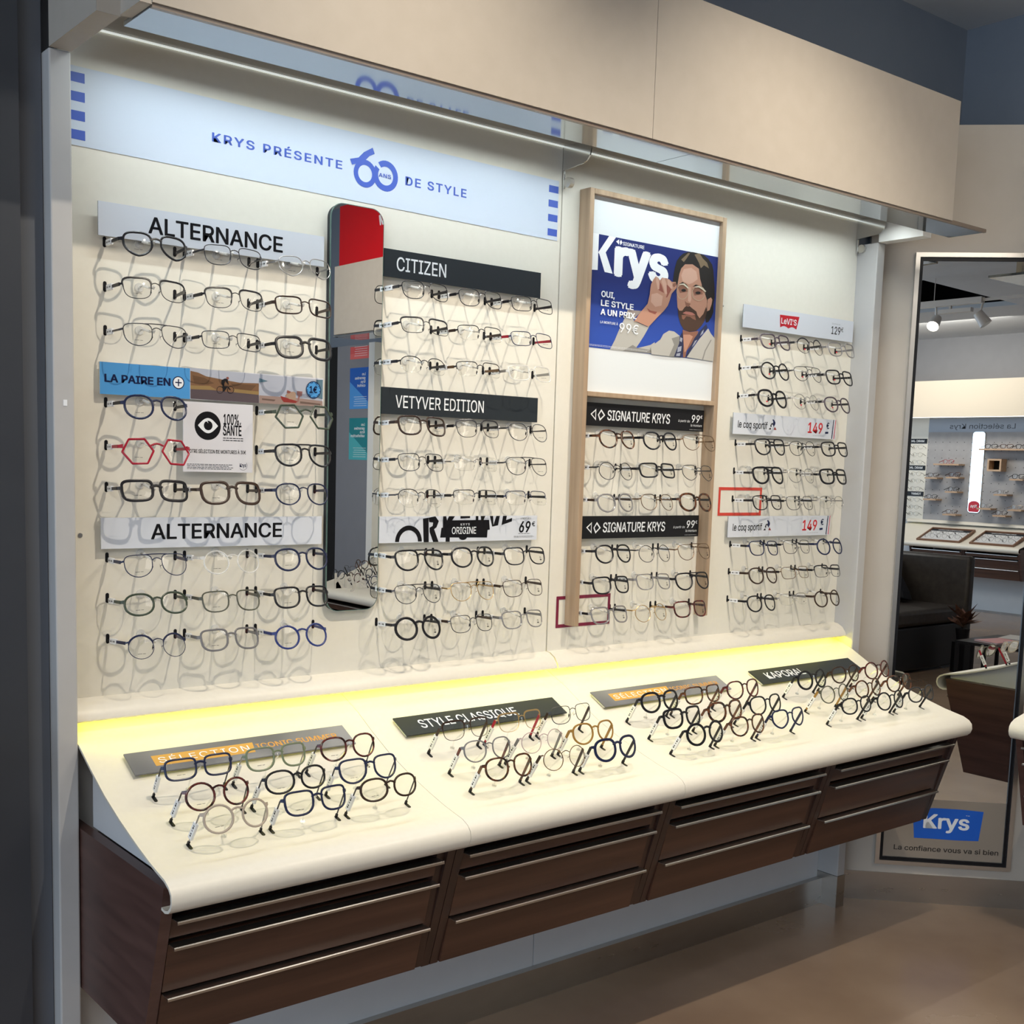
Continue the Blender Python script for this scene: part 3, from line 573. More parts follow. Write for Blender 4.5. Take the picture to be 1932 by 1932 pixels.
s = sign('brand_sign', 'lower white name sign with heavy black capitals, left of the slim mirror', .842, 1.329, 1.215, 1.275, M_SIGNW)
m = MB(); text(m, WF, 'ALTERNANCE', .942, 1.232, 1.2325, 1.2615, N, M_INK, .028); letter(s, m)
M_SKYB = mat('sky_blue_print', s2l(72, 148, 208), .45)
s = sign('strip_sign', 'sky blue strip sign with a cyclist photo and a beach photo', .842, 1.329, 1.509, 1.569, M_PAPER)
m = MB().poly(WF, [(.842, 1.509), (1.024, 1.509), (1.024, 1.569), (.842, 1.569)], N, M_SKYB)
obj('blue_field', m, s)
m = MB(); text(m, WF, 'LA PAIRE EN', .851, .983, 1.5325, 1.5465, N+.0002, M_NAVYINK, .05)
letter(s, m); m = MB(); m.poly(WF, disc(.9995, 1.5395, .0125), N+.0002, M_NAVYINK).poly(WF, disc(.9995, 1.5395, .0106), N+.0003, M_WHITE)
m.poly(WF, [(.9928, 1.5385), (1.0062, 1.5385), (1.0062, 1.5408), (.9928, 1.5408)], N+.0004, M_NAVYINK).poly(WF, [(.9984, 1.5327), (1.0007, 1.5327), (1.0007, 1.5463), (.9984, 1.5463)], N+.0005, M_NAVYINK)
obj('plus_roundel', m, s)
m = MB(); art(m, [(k, p) for k, p in CYC], N+.0001); obj('photo_print', m, s)
m = MB().poly(WF, disc(1.3035, 1.5435, .0182), N+.0016, M_NAVYINK).poly(WF, disc(1.3035, 1.5435, .0165), N+.0017, M_SKYB); text(m, WF, '1€', 1.2935, 1.3125, 1.5375, 1.5505, N+.0018, M_NAVYINK, .04)
for i in range(26):
    if i % 3: arcband(m, WF, 1.3035, 1.5435, .0142, .0160, i*360/26, i*360/26+9, N+.0018, M_NAVYINK, 2)
obj('price_badge', m, s)
# square card with the eye
s = thing('price_card', (1.083, 2.24, 1.367), 'white square card with a black eye roundel hanging between glasses', 'card')
n1 = .0215
obj('card', MB().fbox(W0, 1.007, 1.159, 1.366, 1.504, n1-.0018, n1, M_PAPER), s)
obj('standoff', MB().fbox(W0, 1.06, 1.10, 1.42, 1.45, .0003, n1-.0019, M_PAPER), s)
n = n1+.0002; m = MB().poly(WF, disc(1.0592, 1.4580, .0283, k=36), n, M_INK)
eye = [(1.0385+.0425*i/12, 1.4590+.0143*math.sin(math.pi*i/12)) for i in range(13)] + [(1.081-.0425*i/12, 1.4575-.0143*math.sin(math.pi*i/12)) for i in range(13)]
m.poly(WF, eye, n+.0001, M_WHITE).poly(WF, disc(1.0600, 1.4585, .0094), n+.0002, M_INK).poly(WF, [(1.0565, 1.469), (1.0595, 1.4655), (1.0600, 1.4630), (1.0575, 1.4660), (1.0545, 1.4665)], n+.0003, M_WHITE)
obj('eye_logo', m, s); m = MB(); text(m, WF, '100%', 1.0935, 1.1275, 1.4620, 1.4825, n, M_INK, .035); text(m, WF, 'SANTÉ', 1.0925, 1.1335, 1.4405, 1.4605, n, M_INK, .035)
lines(m, WF, 1.0925, 1.139, 1.428, 1.437, 2, n, M_INK, .0016, 3)
letter(s, m); m = MB(); text(m, WF, 'VOTRE SÉLECTION DE MONTURES À 30€', 1.016, 1.1435, 1.4035, 1.4105, n, M_INK, .02)
lines(m, WF, 1.015, 1.118, 1.3705, 1.3825, 4, n, M_INK, .0011, 4)
letter(s, m); m = MB(); text(m, WF, 'Krys', 1.130, 1.1445, 1.3775, 1.3845, n, M_NAVYINK, .03, cap=True); arcband(m, WF, 1.1375, 1.3800, .0088, .0094, -140, 40, n, M_NAVYINK, 14)
letter(s, m)
# charcoal signs
for lab, tx, u0, u1, v0, v1, tb in (('upper charcoal name sign with white capitals, right of the slim mirror', 'CITIZEN', 1.4775, 1.932, 1.800, 1.860, (1.511, 1.647, 1.816, 1.845)), ('lower charcoal name sign with white capitals, right of the slim mirror', 'VETYVER EDITION', 1.4775, 1.9355, 1.502, 1.561, (1.515, 1.767, 1.5175, 1.5445))):
    s = sign('brand_sign', lab, u0, u1, v0, v1, M_CHAR); m = MB(); text(m, WF, tx, *tb, N, M_WHITE, .012); letter(s, m)
s = sign('price_sign', 'white sign with scattered black letters and a 69 euro price', 1.4775, 1.946, 1.2135, 1.2735, M_SIGNW)
v0 = 1.2137; m = MB(); vt = 1.2733
arcband(m, WF, 1.5585, 1.2155, .0262, .0372, 0, 180, N, M_INK)
m.poly(WF, [(1.601, v0), (1.6155, v0), (1.6135, vt-.003), (1.5975, 1.268)], N, M_INK); m.poly(WF, [(1.6135, vt-.003), (1.633, vt), (1.643, 1.262), (1.637, 1.248), (1.630, 1.2435), (1.6435, v0), (1.628, v0), (1.6175, 1.237), (1.6165, 1.247), (1.6255, 1.251), (1.6265, 1.259), (1.6155, 1.260)], N+.00004, M_INK)
m.poly(WF, [(1.648, 1.2235), (1.664, 1.2235), (1.664, v0), (1.676, v0), (1.676, 1.2235), (1.788, 1.2215), (1.789, 1.2395), (1.796, 1.2405), (1.793, 1.264), (1.655, 1.2635), (1.655, 1.247), (1.651, 1.246)], N+.00008, M_INK)
m.poly(WF, [(1.655, vt), (1.664, vt), (1.667, 1.2635), (1.655, 1.2635)], N, M_INK).poly(WF, [(1.672, vt), (1.690, vt), (1.682, 1.2635), (1.667, 1.2635)], N, M_INK).poly(WF, [(1.706, vt), (1.735, vt), (1.735, 1.2685), (1.706, 1.2675)], N, M_INK).poly(WF, [(1.752, vt), (1.760, vt), (1.760, 1.2635), (1.752, 1.2635)], N, M_INK).poly(WF, [(1.767, vt), (1.781, vt), (1.776, 1.2635), (1.768, 1.2635)], N, M_INK)
m.poly(WF, [(1.795, vt), (1.805, vt), (1.807, 1.252), (1.815, vt), (1.826, vt), (1.821, 1.2505), (1.803, 1.2475)], N, M_INK).poly(WF, [(1.836, vt), (1.848, vt), (1.846, 1.263), (1.865, 1.268), (1.864, 1.2595), (1.832, 1.251)], N, M_INK)
m.poly(WF, disc(1.715, 1.2238, .012, .007, 16, 180, 360), N+.0001, M_INK)
text(m, WF, 'KRYS', 1.707, 1.734, 1.2515, 1.2565, N+.0002, M_WHITE, .01, 0, 1.3); text(m, WF, 'ORIGINE', 1.6815, 1.754, 1.2315, 1.2475, N+.0002, M_WHITE, .02)
letter(s, m); m = MB(); text(m, WF, '69', 1.888, 1.925, 1.2330, 1.2590, N, M_INK, .04, .15); text(m, WF, '€', 1.929, 1.9395, 1.2475, 1.2585, N, M_INK, .02); text(m, WF, 'LA MONTURE À', 1.892, 1.926, 1.2645, 1.2690, N, M_INK, .0)
lines(m, WF, 1.886, 1.928, 1.2285, 1.2305, 1, N, M_INK, .001, 5); lines(m, WF, 1.872, 1.940, 1.2195, 1.2245, 3, N, M_INK, .0005, 6)
obj('price', m, s)
for lab, dv, u0, u1 in (('upper black 99 euro sign inside the oak frame', 0, 2.0985, 2.5450), ('lower black 99 euro sign inside the oak frame', -.2895, 2.0960, 2.5450)):
    s = sign('price_sign', lab, u0, u1, 1.502+dv, 1.5605+dv, M_BLACK)
    m = MB(); o = 1.5+dv
    for pts in ([(2.1335, o+.0452), (2.114, o+.0312), (2.1335, o+.0155)], [(2.1395, o+.0302), (2.1515, o+.0452), (2.1660, o+.0300), (2.1475, o+.0152)]):
        k = len(pts); c = (sum(p[0] for p in pts)/k, sum(p[1] for p in pts)/k); q = [(c[0]+(p[0]-c[0])*.62, c[1]+(p[1]-c[1])*.62) for p in pts]
        for i in range(k): m.poly(WF, [pts[i], pts[(i+1) % k], q[(i+1) % k], q[i]], N, M_WHITE)
    text(m, WF, 'SIGNATURE KRYS', 2.1735, 2.4090, o+.0185, o+.0433, N, M_WHITE, .025, .08)
    letter(s, m); m = MB(); text(m, WF, '99', 2.4955, 2.528, o+.0262, o+.0460, N, M_WHITE, .02, .1); text(m, WF, '€', 2.5300, 2.5385, o+.0375, o+.0460, N, M_WHITE, .01); text(m, WF, 'à partir de', 2.442, 2.488, o+.0255, o+.0320, N, M_WHITE, .0, .1); text(m, WF, 'la monture', 2.492, 2.5375, o+.0150, o+.0215, N, M_WHITE, .0, .1)
    lines(m, WF, 2.488, 2.540, o+.0055, o+.0075, 1, N, M_WHITE, .0005, 7)
    obj('price', m, s)
M_RED = mat('red_print', s2l(190, 20, 40), .45); M_PRED = mat('price_red_print', s2l(205, 30, 38), .45)
s = sign('price_sign', 'white sign with a red batwing logo and a 129 euro price', 2.690, 3.2100, 1.8005, 1.8640, M_SIGNW, .0165, M_CHAR)
n = .0167; m = MB()
bat = [(2.850, 1.850), (2.941, 1.852), (2.9295, 1.8145)] + [(2.9295-.0375*i/8, 1.8145+.0052*math.sin(math.pi*i/8)) for i in range(1, 9)] + [(2.892-.038*i/8, 1.8145+.0052*math.sin(math.pi*i/8)) for i in range(1, 9)]
m.poly(WF, bat, n, M_RED); text(m, WF, "LeVI'S", 2.8575, 2.9290, 1.8260, 1.8420, n+.0002, M_WHITE, .03)
obj('batwing_logo', m, s); m = MB(); text(m, WF, '129', 3.099, 3.145, 1.8175, 1.8400, n, M_INK, .012); text(m, WF, '€', 3.1475, 3.160, 1.8275, 1.8405, n, M_INK, .0); lines(m, WF, 3.10, 3.145, 1.8455, 1.8505, 2, n, M_INK, .0004, 8)
obj('price', m, s)
for lab, dv, du in (('upper white 149 euro sign with a rooster triangle', 0, 0), ('lower white 149 euro sign with a rooster triangle', -.2945, .001)):
    s = sign('price_sign', lab, 2.6715+du, 3.154+du, 1.5015+dv, 1.5615+dv, M_SIGNW, .0155, M_CHAR)
    F = Fr(W0.o+Vector((du, 0, dv)), W0.u, W0.v, W0.n); m = MB()
    text(m, F, 'le coq sportif', 2.690, 2.8225, 1.5205, 1.5400, N, M_INK, .02, .05); letter(s, m); m = MB()
    for i, (k, p) in enumerate(COQ): m.poly(F, p, N+i*.00002, PM(k))
    obj('rooster_logo', m, s); m = MB()
    text(m, F, '149', 3.0140, 3.0865, 1.5175, 1.5480, N, M_PRED, .03, .05); text(m, F, '€', 3.105, 3.1195, 1.5330, 1.5510, N, M_NAVYINK, .03)
    m.poly(F, [(3.1005, 1.517), (3.1165, 1.518), (3.1165, 1.524), (3.1005, 1.523)], N, M_NAVYINK).poly(F, [(3.1330, 1.503), (3.1375, 1.503), (3.1425, 1.5610), (3.1385, 1.5610)], N, M_NAVYINK).poly(F, [(3.1440, 1.503), (3.1475, 1.503), (3.1525, 1.5610), (3.1495, 1.5610)], N, M_PRED)
    lines(m, F, 3.04, 3.10, 1.5085, 1.5105, 1, N, M_INK, .0005, 9)
    obj('price', m, s)
# sticker frames on the panel
for lab, col, u0, u1, v0, v1 in (('thin red square-cornered outline sticker left of the rightmost glasses column', s2l(205, 62, 48), 2.640, 2.8325, 1.2685, 1.3500), ('thin burgundy outline sticker behind the lower end of the oak frame', s2l(118, 25, 58), 2.0335, 2.2260, .9835, 1.0650)):
    M_ = mat('sticker_'+lab.split()[1], col, .4); q = .0085
    m = MB()
    for a0, a1, b0, b1 in ((u0, u1, v1-q, v1), (u0, u1, v0, v0+q), (u0, u0+q, v0+q, v1-q), (u1-q, u1, v0+q, v1-q)): m.fbox(W0, a0, a1, b0, b1, .0008, .0011, M_)
    obj('sticker_frame', m, None, label=lab, category='sticker', group='outline stickers on the back panel')
# banner across the left panel
M_BANNER = mat('pale_blue_banner_film', (.60, .67, .78), .4); M_BBLUE = mat('banner_blue_print', (.055, .115, .50), .45)
s = thing('banner', (1.39, 2.249, 1.95), 'long pale blue banner strip under the canopy with blue squares at both ends', 'banner')
bt = lambda u, d=0: 2.098-.0092*(u-.80)-d
m = MB().poly(WF, [(.777, bt(.777, .140)), (1.993, bt(1.993, .142)), (1.993, bt(1.993)), (.777, bt(.777))], .0010, M_BANNER); obj('film', m, s)
for i in range(4):
    v = 2.087-.0337*i; obj('blue_square', MB().poly(WF, [(.777, v-.0165), (.824, v-.0175), (.824, v), (.777, v)], .0013, M_BBLUE), s)
    v = 2.0735-.0340*i; obj('blue_square', MB().poly(WF, [(1.961, v-.0165), (1.9915, v-.0165), (1.9915, v), (1.961, v)], .0013, M_BBLUE), s)

BF = Fr((0, 2.25, .0143+0), (1, 0, -.0105), (0, 0, 1), (0, -1, 0))
m = MB(); text(m, BF, 'KRYS PRÉSENTE', 1.077, 1.3765, 2.0115, 2.0280, .0013, M_BBLUE, .035, 0, 1.18); letter(s, m); m = MB(); text(m, BF, 'DE STYLE', 1.5395, 1.710, 2.0075, 2.0255, .0013, M_BBLUE, .035, 0, 1.18)
letter(s, m)
m = MB(); arcband(m, WF, 1.434, 2.0120, .0178, .0290, 0, 360, .0014, M_BBLUE); arcband(m, WF, 1.4870, 2.0155, .0198, .0325, -215, 128, .0015, M_BBLUE)
m.poly(WF, [(1.4125, 2.028), (1.417, 2.043), (1.430, 2.056), (1.4520, 2.0690), (1.4575, 2.0570), (1.4440, 2.0500), (1.4340, 2.0395)], .0016, M_BBLUE).poly(WF, [(1.395, 2.0360), (1.4215, 2.0440), (1.4250, 2.0330), (1.410, 2.0285), (1.4005, 2.0250)], .0017, M_BBLUE)
text(m, WF, 'ANS', 1.469, 1.501, 2.0115, 2.0195, .0017, M_BBLUE, .03, 0, 1.1)
obj('anniversary_logo', m, s)
obj('tape_scrap', MB().box(.7535, .7605, 2.1782, 2.1788, 1.481, 1.492, M_WHITE), None, label='tiny white scrap of tape stuck on the left grey post', category='tape')

# ------------------------------------------------------------------ slim round-cornered mirror on the panel
s = thing('wall_mirror', (1.4075, 2.24, 1.065), 'slim round-cornered mirror between the two left glasses columns', 'mirror')
obj('backing', MB().prism(W0, rrect(1.3425, 1.4735, 1.067, 1.937, .030, 8), .0003, .0130, M_CHAR), s)
obj('glass_edge', MB().prism(W0, rrect(1.3410, 1.4750, 1.0655, 1.9385, .031, 8), .0131, .0169, M_MEDGE), s)
obj('mirror_glass', MB().poly(W0, rrect(1.3425, 1.4735, 1.067, 1.937, .030, 8), .0171, M_MIRROR), s)
m = MB(); text(m, WF, 'Krys', 1.362, 1.4445, 1.1175, 1.1500, .0174, mat('grey_mirror_print', (.36, .35, .32), .5), .03); obj('lettering', m, s)

# ------------------------------------------------------------------ oak poster frame
s = thing('poster_frame', (2.318, 2.23, .99), 'tall oak frame around a navy advertising poster and nine pairs of rows below', 'frame')
s['label'] = 'tall oak frame holding the navy poster above two black 99 euro signs'
for u0, u1 in ((2.0635, 2.0785), (2.5585, 2.5735)): obj('post', MB().fbox(W0, u0, u1, .990, 2.079, .0003, .039, M_OAK), s, bevel=.0015)
for v0, v1 in ((2.066, 2.079), (1.574, 1.586)): obj('crossbar', MB().fbox(W0, 2.0787, 2.5583, v0, v1, .0003, .039, M_OAK), s, bevel=.0012)
obj('back_board', MB().fbox(W0, 2.0787, 2.5583, 1.5862, 2.0658, .020, .0262, mat('white_poster_board', (.70, .73, .745), .4)), s)
def grad(nt, b):
    tc = nt.nodes.new('ShaderNodeTexCoord'); sp = nt.nodes.new('ShaderNodeSeparateXYZ'); r = nt.nodes.new('ShaderNodeMapRange'); c = nt.nodes.new('ShaderNodeValToRGB')
    L = nt.links.new; L(tc.outputs['Generated'], sp.inputs[0]); L(sp.outputs[2], c.inputs[0]); L(c.outputs[0], b.inputs['Base Color'])
    e = c.color_ramp.elements; e[0].position = .12; e[0].color = (.030, .075, .37, 1); e[1].position = .62; e[1].color = (.016, .028, .145, 1)
M_POST = mat('navy_poster_print', (.02, .05, .25), .4, nodes=grad, spec=.25)
p_ = obj('poster', MB().poly(WF, [(2.0795, 1.6958), (2.5575, 1.6958), (2.5575, 1.9745), (2.0795, 1.9745)], .0268, M_POST), s)
m = MB(); art(m, POSTER, .0272); obj('printed_person', m, p_)
n = .0270; m = MB(); K = M_WHITE
m.poly(WF, [(2.0795, 1.8845), (2.1085, 1.8870), (2.1085, 1.9745), (2.0795, 1.9745)], n, K)
m.poly(WF, [(2.1085, 1.9300), (2.1440, 1.9745), (2.1680, 1.9745), (2.1340, 1.9330), (2.1610, 1.8840), (2.1330, 1.8850), (2.1125, 1.9260)], n+.00004, K)
text(m, WF, 'rys', 2.1660, 2.3640, 1.8840, 1.9700, n, K, .075)
for pts in ([(2.1795, 1.9710), (2.1690, 1.9645), (2.1795, 1.9580)], [(2.1815, 1.9645), (2.1860, 1.9710), (2.1915, 1.9645), (2.1850, 1.9575)]): m.poly(WF, pts, n, K)
text(m, WF, 'SIGNATURE', 2.1930, 2.2710, 1.9585, 1.9668, n, K, .03)
obj('big_lettering', m, p_); m = MB(); n = .0290
text(m, WF, 'OUI,', 2.1225, 2.1700, 1.8235, 1.8375, n, K, .045); text(m, WF, 'LE STYLE', 2.1225, 2.2390, 1.8015, 1.8155, n, K, .045); text(m, WF, 'A UN PRIX.', 2.1225, 2.2510, 1.7795, 1.7935, n, K, .045)
obj('lettering', m, p_); m = MB(); text(m, WF, 'LA MONTURE À', 2.1230, 2.1850, 1.7580, 1.7640, n, K, .01); text(m, WF, '99€', 2.1910, 2.2600, 1.7415, 1.7650, n, K, .005)
lines(m, WF, 2.083, 2.32, 1.699, 1.7045, 2, n, K, .0006, 11)
obj('lettering', m, p_)
obj('cable_hook', MB().cyl((2.5752, 2.2498, 1.844), (2.5815, 2.215, 1.846), .0022, M_ALU), s)

# ------------------------------------------------------------------ counter signs
def cframe(y, off):
    a = slope(y); return Fr((0, y-math.sin(a)*off, ztop(y)+math.cos(a)*off), (1, 0, 0), (0, math.cos(a), math.sin(a)), (0, -math.sin(a), math.cos(a)))
M_GSIGN = mat('grey_gradient_sign', (.15, .15, .165), .35, nodes=noisy((.10, .10, .115), (.25, .25, .27), (7, 7, 7), 1)); M_ORB = mat('orange_print', (.62, .33, .055), .45); M_ORT = mat('orange_lettering', (.62, .30, .05), .45)
for lab, u0, u1, kind in (('leftmost counter sign, grey with orange lettering', .843, 1.324, 'S'), ('second counter sign from left, charcoal with long white capitals', 1.455, 1.924, 'STYLE CLASSIQUE'), ('third counter sign from left, grey with orange lettering', 2.053, 2.530, 'S'), ('rightmost counter sign, charcoal with short white capitals', 2.668, 3.142, 'KAPORAL')):
    F = cframe(2.108, .0005); s = thing('counter_sign', F.p((u0+u1)/2, 0), lab, 'sign', 'signs lying on the counter')
    obj('board', MB().fbox(F, u0, u1, -.0315, .0315, .0065, .0095, M_GSIGN if kind == 'S' else M_CHAR), s)
    obj('standoff', MB().fbox(F, u0+.004, u0+.012, -.025, .025, .0002, .0064, M_PAPER).fbox(F, u1-.012, u1-.004, -.025, .025, .0002, .0064, M_PAPER), s)
    m = MB(); n = .0097
    if kind == 'S':
        m.poly(F, [(u0+.047, -.0150), (u0+.255, -.0150), (u0+.261, .0150), (u0+.047, .0150)], n, M_ORB)
        text(m, F, 'SÉLECTION', u0+.057, u0+.247, -.008, .008, n+.0003, M_WHITE, .0, 0, 1.15); text(m, F, 'ICONIC SUMMER', u0+.264, u0+.452, -.006, .0085, n, M_ORT, .03)
    elif kind[0] == 'S': text(m, F, kind, u0+.052, u0+.332, -.014, .014, n, M_WHITE, .015)
    else: text(m, F, kind, u0+.045, u0+.215, -.014, .014, n, M_WHITE, .015)
    letter(s, m)
# ------------------------------------------------------------------ eyeglasses
SHP = dict(rect=(.0535, .0335, 5.0, 3.4, .05), square=(.0520, .0385, 4.4, 2.7, .10), round=(.0470, .0435, 2.0, 2.0, 0), panto=(.0500, .0415, 2.7, 2.05, .07), geo=(.0505, .0410, 3.2, 1.75, .10), hex=(.0540, .0440, 0, 0, 0), pilot=(.0545, .0415, 3.8, 2.2, .16), oval=(.0515, .0375, 2.4, 2.2, .03))
WORD = dict(rect='rectangular', square='square', round='round', panto='rounded', geo='angular', hex='hexagonal', pilot='aviator', oval='oval')
TH = dict(m=.0016, l=.0027, a=.0039, A=.0055)
def outline(sh, n=26):
    w_, h_, pt, pb, k = SHP[sh]; out = []
    if sh == 'hex':
        c = [(-1, 0), (-.52, 1), (.50, 1), (1, .02), (.52, -1), (-.46, -1)]; q = []
        for i in range(6):
            p, a, b = c[i], c[i-1], c[(i+1) % 6]
            for f in (.10, .03): q.append((p[0]+(a[0]-p[0])*f, p[1]+(a[1]-p[1])*f))
            for f in (.03, .10): q.append((p[0]+(b[0]-p[0])*f, p[1]+(b[1]-p[1])*f))
        return [(x*w_/2, z*h_/2) for x, z in q]
    for i in range(n):
        t = 2*math.pi*i/n+math.pi; c, s = math.cos(t), math.sin(t); p = pt if s > 0 else pb
        # superellipse, tapering downwards, leaning out at the nose
        x = math.copysign(abs(c)**(2/p), c); z = math.copysign(abs(s)**(2/p), s)
        x *= 1-k*(.5-z/2)
        if z < 0 and x > 0: x -= k*1.1*z*z*.5
        out.append((x*w_/2, z*h_/2))
    return out
def wrap(x): return 2.1*x*x
def look(st):
    sh, col, kd, fl = st[:4]
    c = {'crystalgrey': 'smoky clear', 'grey': 'mid grey'}.get(col, col)
    return ' '.join(x for x in ({'A': 'thick', 'm': 'thin'}.get(kd, ''), c, 'rimless' if 'N' in fl else '', 'half-rim' if 'H' in fl else '', 'browline' if 'B' in fl else '', 'double-bridge' if 'D' in fl else '', WORD[sh]) if x)
def eyewear(st, O, slots, tilt, label, prnt, tagr=(.14, .50), group='eyeglasses on display', tdark=True):
    sh, col, kd, fl = st[:4]; tc = st[4] if len(st) > 4 else col
    rt = thing('eyeglasses', O, label, 'eyeglasses', group); rt.rotation_euler = (-tilt, 0, 0)
    ORG[rt.name] = Vector((0, 0, 0))
    RI = Matrix.Rotation(tilt, 3, 'X'); M = fmat(col); t = TH[kd]
    w_, h_ = SHP[sh][:2]; gap = .0195 if kd != 'm' else .0175; gap += {'round': .003, 'hex': .002}.get(sh, 0)
    cxl = gap/2+w_/2; czl = .0105-h_/2; ol = outline(sh); nn = len(ol); hw = cxl+w_/2+t+.0025
    P = lambda x, z, d=0: Vector((x, wrap(x)+d, z))
    fr = MB(); dep = .0018 if kd == 'm' else .0036
    for sg in (-1, 1):
        idx = list(range(nn)); half = 'H' in fl; no = 'N' in fl
        rim_m = M
        vs = []
        px_ = (lambda X: -cxl+X) if sg < 0 else (lambda X: cxl-X)
        for x, z in ol:
            nx, nz = x/w_/w_, z/h_/h_; ln = math.hypot(nx, nz); nx, nz = nx/ln, nz/ln
            tt = t
            if 'B' in fl: tt = t*2.3 if z > h_*.18 else t*.75
            for (a, d) in ((0, dep*.25), (0, dep*.8), (tt*.5, dep), (tt, dep*.75), (tt, dep*.2), (tt*.5, 0)):
                vs.append(P(px_(x+nx*a), czl+z+nz*a, d-dep*.5))
        fs = []
        for i in idx:
            if no: break
            if half and (ol[i][1] < -h_*.04 or ol[(i+1) % nn][1] < -h_*.04): continue
            j = (i+1) % nn
            fs += [(i*6+q, i*6+(q+1) % 6, j*6+(q+1) % 6, j*6+q) for q in range(6)]
        if fs: fr.add(vs, fs, rim_m)
        # end piece
        fr.bar(P(sg*(cxl+w_/2-.001), .001 if kd == 'm' else -.0005, .0005), P(sg*hw, .0005, .004), .0026, .0032 if kd == 'm' else .0075, (0, 0, 1), M, .0030 if kd == 'm' else .0055)
        if kd == 'm' or 'H' in fl:
            fr.tube([P(sg*(gap/2+.0005), -.010, .002), P(sg*(gap/2-.001), -.0115, .006)], .0006, M, 4)
            fr.add([Vector(v) for v in [(sg*(gap/2-.0015)+dx*sg, wrap(.008)+.0065+dy, -.0115+dz) for dx, dy, dz in ((0, 0, .0055), (.0012, .002, 0), (.002, .001, -.006), (-.0005, -.001, -.001))]], [(0, 1, 2, 3)], M_BLACK if col in ('black', 'navy', 'gunmetal') else M_CLEAR)
    r0 = .0010 if kd == 'm' else t*.52
    zb = .0015 if kd == 'm' else .0010
    fr.tube([P(-gap/2-t*.4, zb-.0015), P(-gap/4, zb+.0016), P(0, zb+.0026), P(gap/4, zb+.0016), P(gap/2+t*.4, zb-.0015)], r0, M, 6)
    if 'D' in fl:
        zt = czl+h_/2+t*.3; x = cxl*.62
        fr.tube([P(-x, zt), P(-x*.4, zt+.0006), P(x*.4, zt+.0006), P(x, zt)], .0011 if kd == 'm' else t*.4, M, 6)
    obj('front_frame', fr, rt, True)
    # lenses
    LN = []
    for sg in (-1, 1):
        m = MB(); vs = [P(sg*(cxl-x), czl+z, 0) for x, z in ol] if sg > 0 else [P(-cxl+x, czl+z, 0) for x, z in ol]
        vs.append(P(sg*cxl, czl, -.0022)); m.add(vs, [((i, (i+1) % nn, nn) if sg < 0 else ((i+1) % nn, i, nn)) for i in range(nn)], M_LENS)
        if 'N' in fl or 'H' in fl: m.tube([v for v in vs[:nn]], .00045, M_CLEAR, 4, True)
        LN.append(obj('lens', m, rt, True))
    # temples
    TL = []
    for sg, sl in zip((-1, 1), slots):
        a = P(sg*hw, .0005, .004); b = RI @ (Vector(sl)-Vector(O)); m = MB(); MT = fmat(tc) if tc != 'clear' else fmat('clear')
        hgt = .0030 if (kd == 'm' and 'B' not in fl and len(st) < 5) else .0055
        if len(st) > 5: hgt = .0016
        m.bar(a, b, .0022, hgt*1.15, (0, 0, 1), MT, hgt*.85); mid = a.lerp(b, .9)
        if tdark: m.bar(mid, b, .0034, max(hgt, .0042), (0, 0, 1), M_BLACK)
        tp = obj('temple', m, rt); TL.append((tp, a, b))
    if not tagr: return rt
    tp, a, b = TL[0]; d = b-a; f0, f1 = tagr
    m = MB(); A = b-d*f1; B_ = b-d*f0; m.bar(A, B_, .0048, .0105, (0, 0, 1), M_TAG)
    u = (A-B_).normalized(); upv = Vector((0, 0, 1)); upv = (upv-u*upv.dot(u)).normalized(); out = u.cross(upv)
    if out.x > 0: out = -out
    c = (A+B_)/2; L_ = (A-B_).length
    for off in (out*.00255,):
        for q, ww in ((-.30, .10), (-.17, .07), (.02, .05), (.20, .12), (.33, .06)):
            p0 = c+u*L_*(q-ww/2)+off; p1 = c+u*L_*(q+ww/2)+off
            m.add([p0-upv*.0016, p1-upv*.0016, p1+upv*.0016, p0+upv*.0016], [(0, 1, 2, 3)], M_INK)
    obj('price_tag', m, tp)
    # faint prints on the demo lenses
    if prnt:
        k_, sg = prnt; L_ = LN[0 if sg < 0 else 1]; m = MB(); Q = lambda x, z: P(sg*cxl, czl, -.0026)+Vector((x, 0, z))
        def quad(x0, x1, z0, z1, mm): m.add([Q(x0, z0), Q(x1, z0), Q(x1, z1), Q(x0, z1)], [(0, 1, 2, 3)], mm)
        lo = -h_*.30
        if k_ == 'line': quad(-.010, -.001, lo, lo+.0007, M_INK); quad(.0005, .006, lo, lo+.0007, M_INK)
        elif k_ == 'logo':
            m.add([Q(.006+.0022*math.cos(i*math.pi/4), lo+.0065+.0026*math.sin(i*math.pi/4)) for i in range(8)]+[Q(.006+.0013*math.cos(i*math.pi/4), lo+.0065+.0017*math.sin(i*math.pi/4)) for i in range(8)], [(i, (i+1) % 8, 8+(i+1) % 8, 8+i) for i in range(8)], M_INK)
            quad(.0035, .0055, lo-.0006, lo+.0026, M_INK); quad(.0060, .0085, lo-.0006, lo+.0026, M_INK)
        elif k_ == 'red': quad(-.006, .001, lo, lo+.0036, M_RED)
        elif k_ == 'tri': m.add([Q(.002, lo-.001), Q(.0062, lo-.001), Q(.0045, lo+.004)], [(0, 1, 2)], M_INK)
        obj('demo_print', m, L_)
    return rt
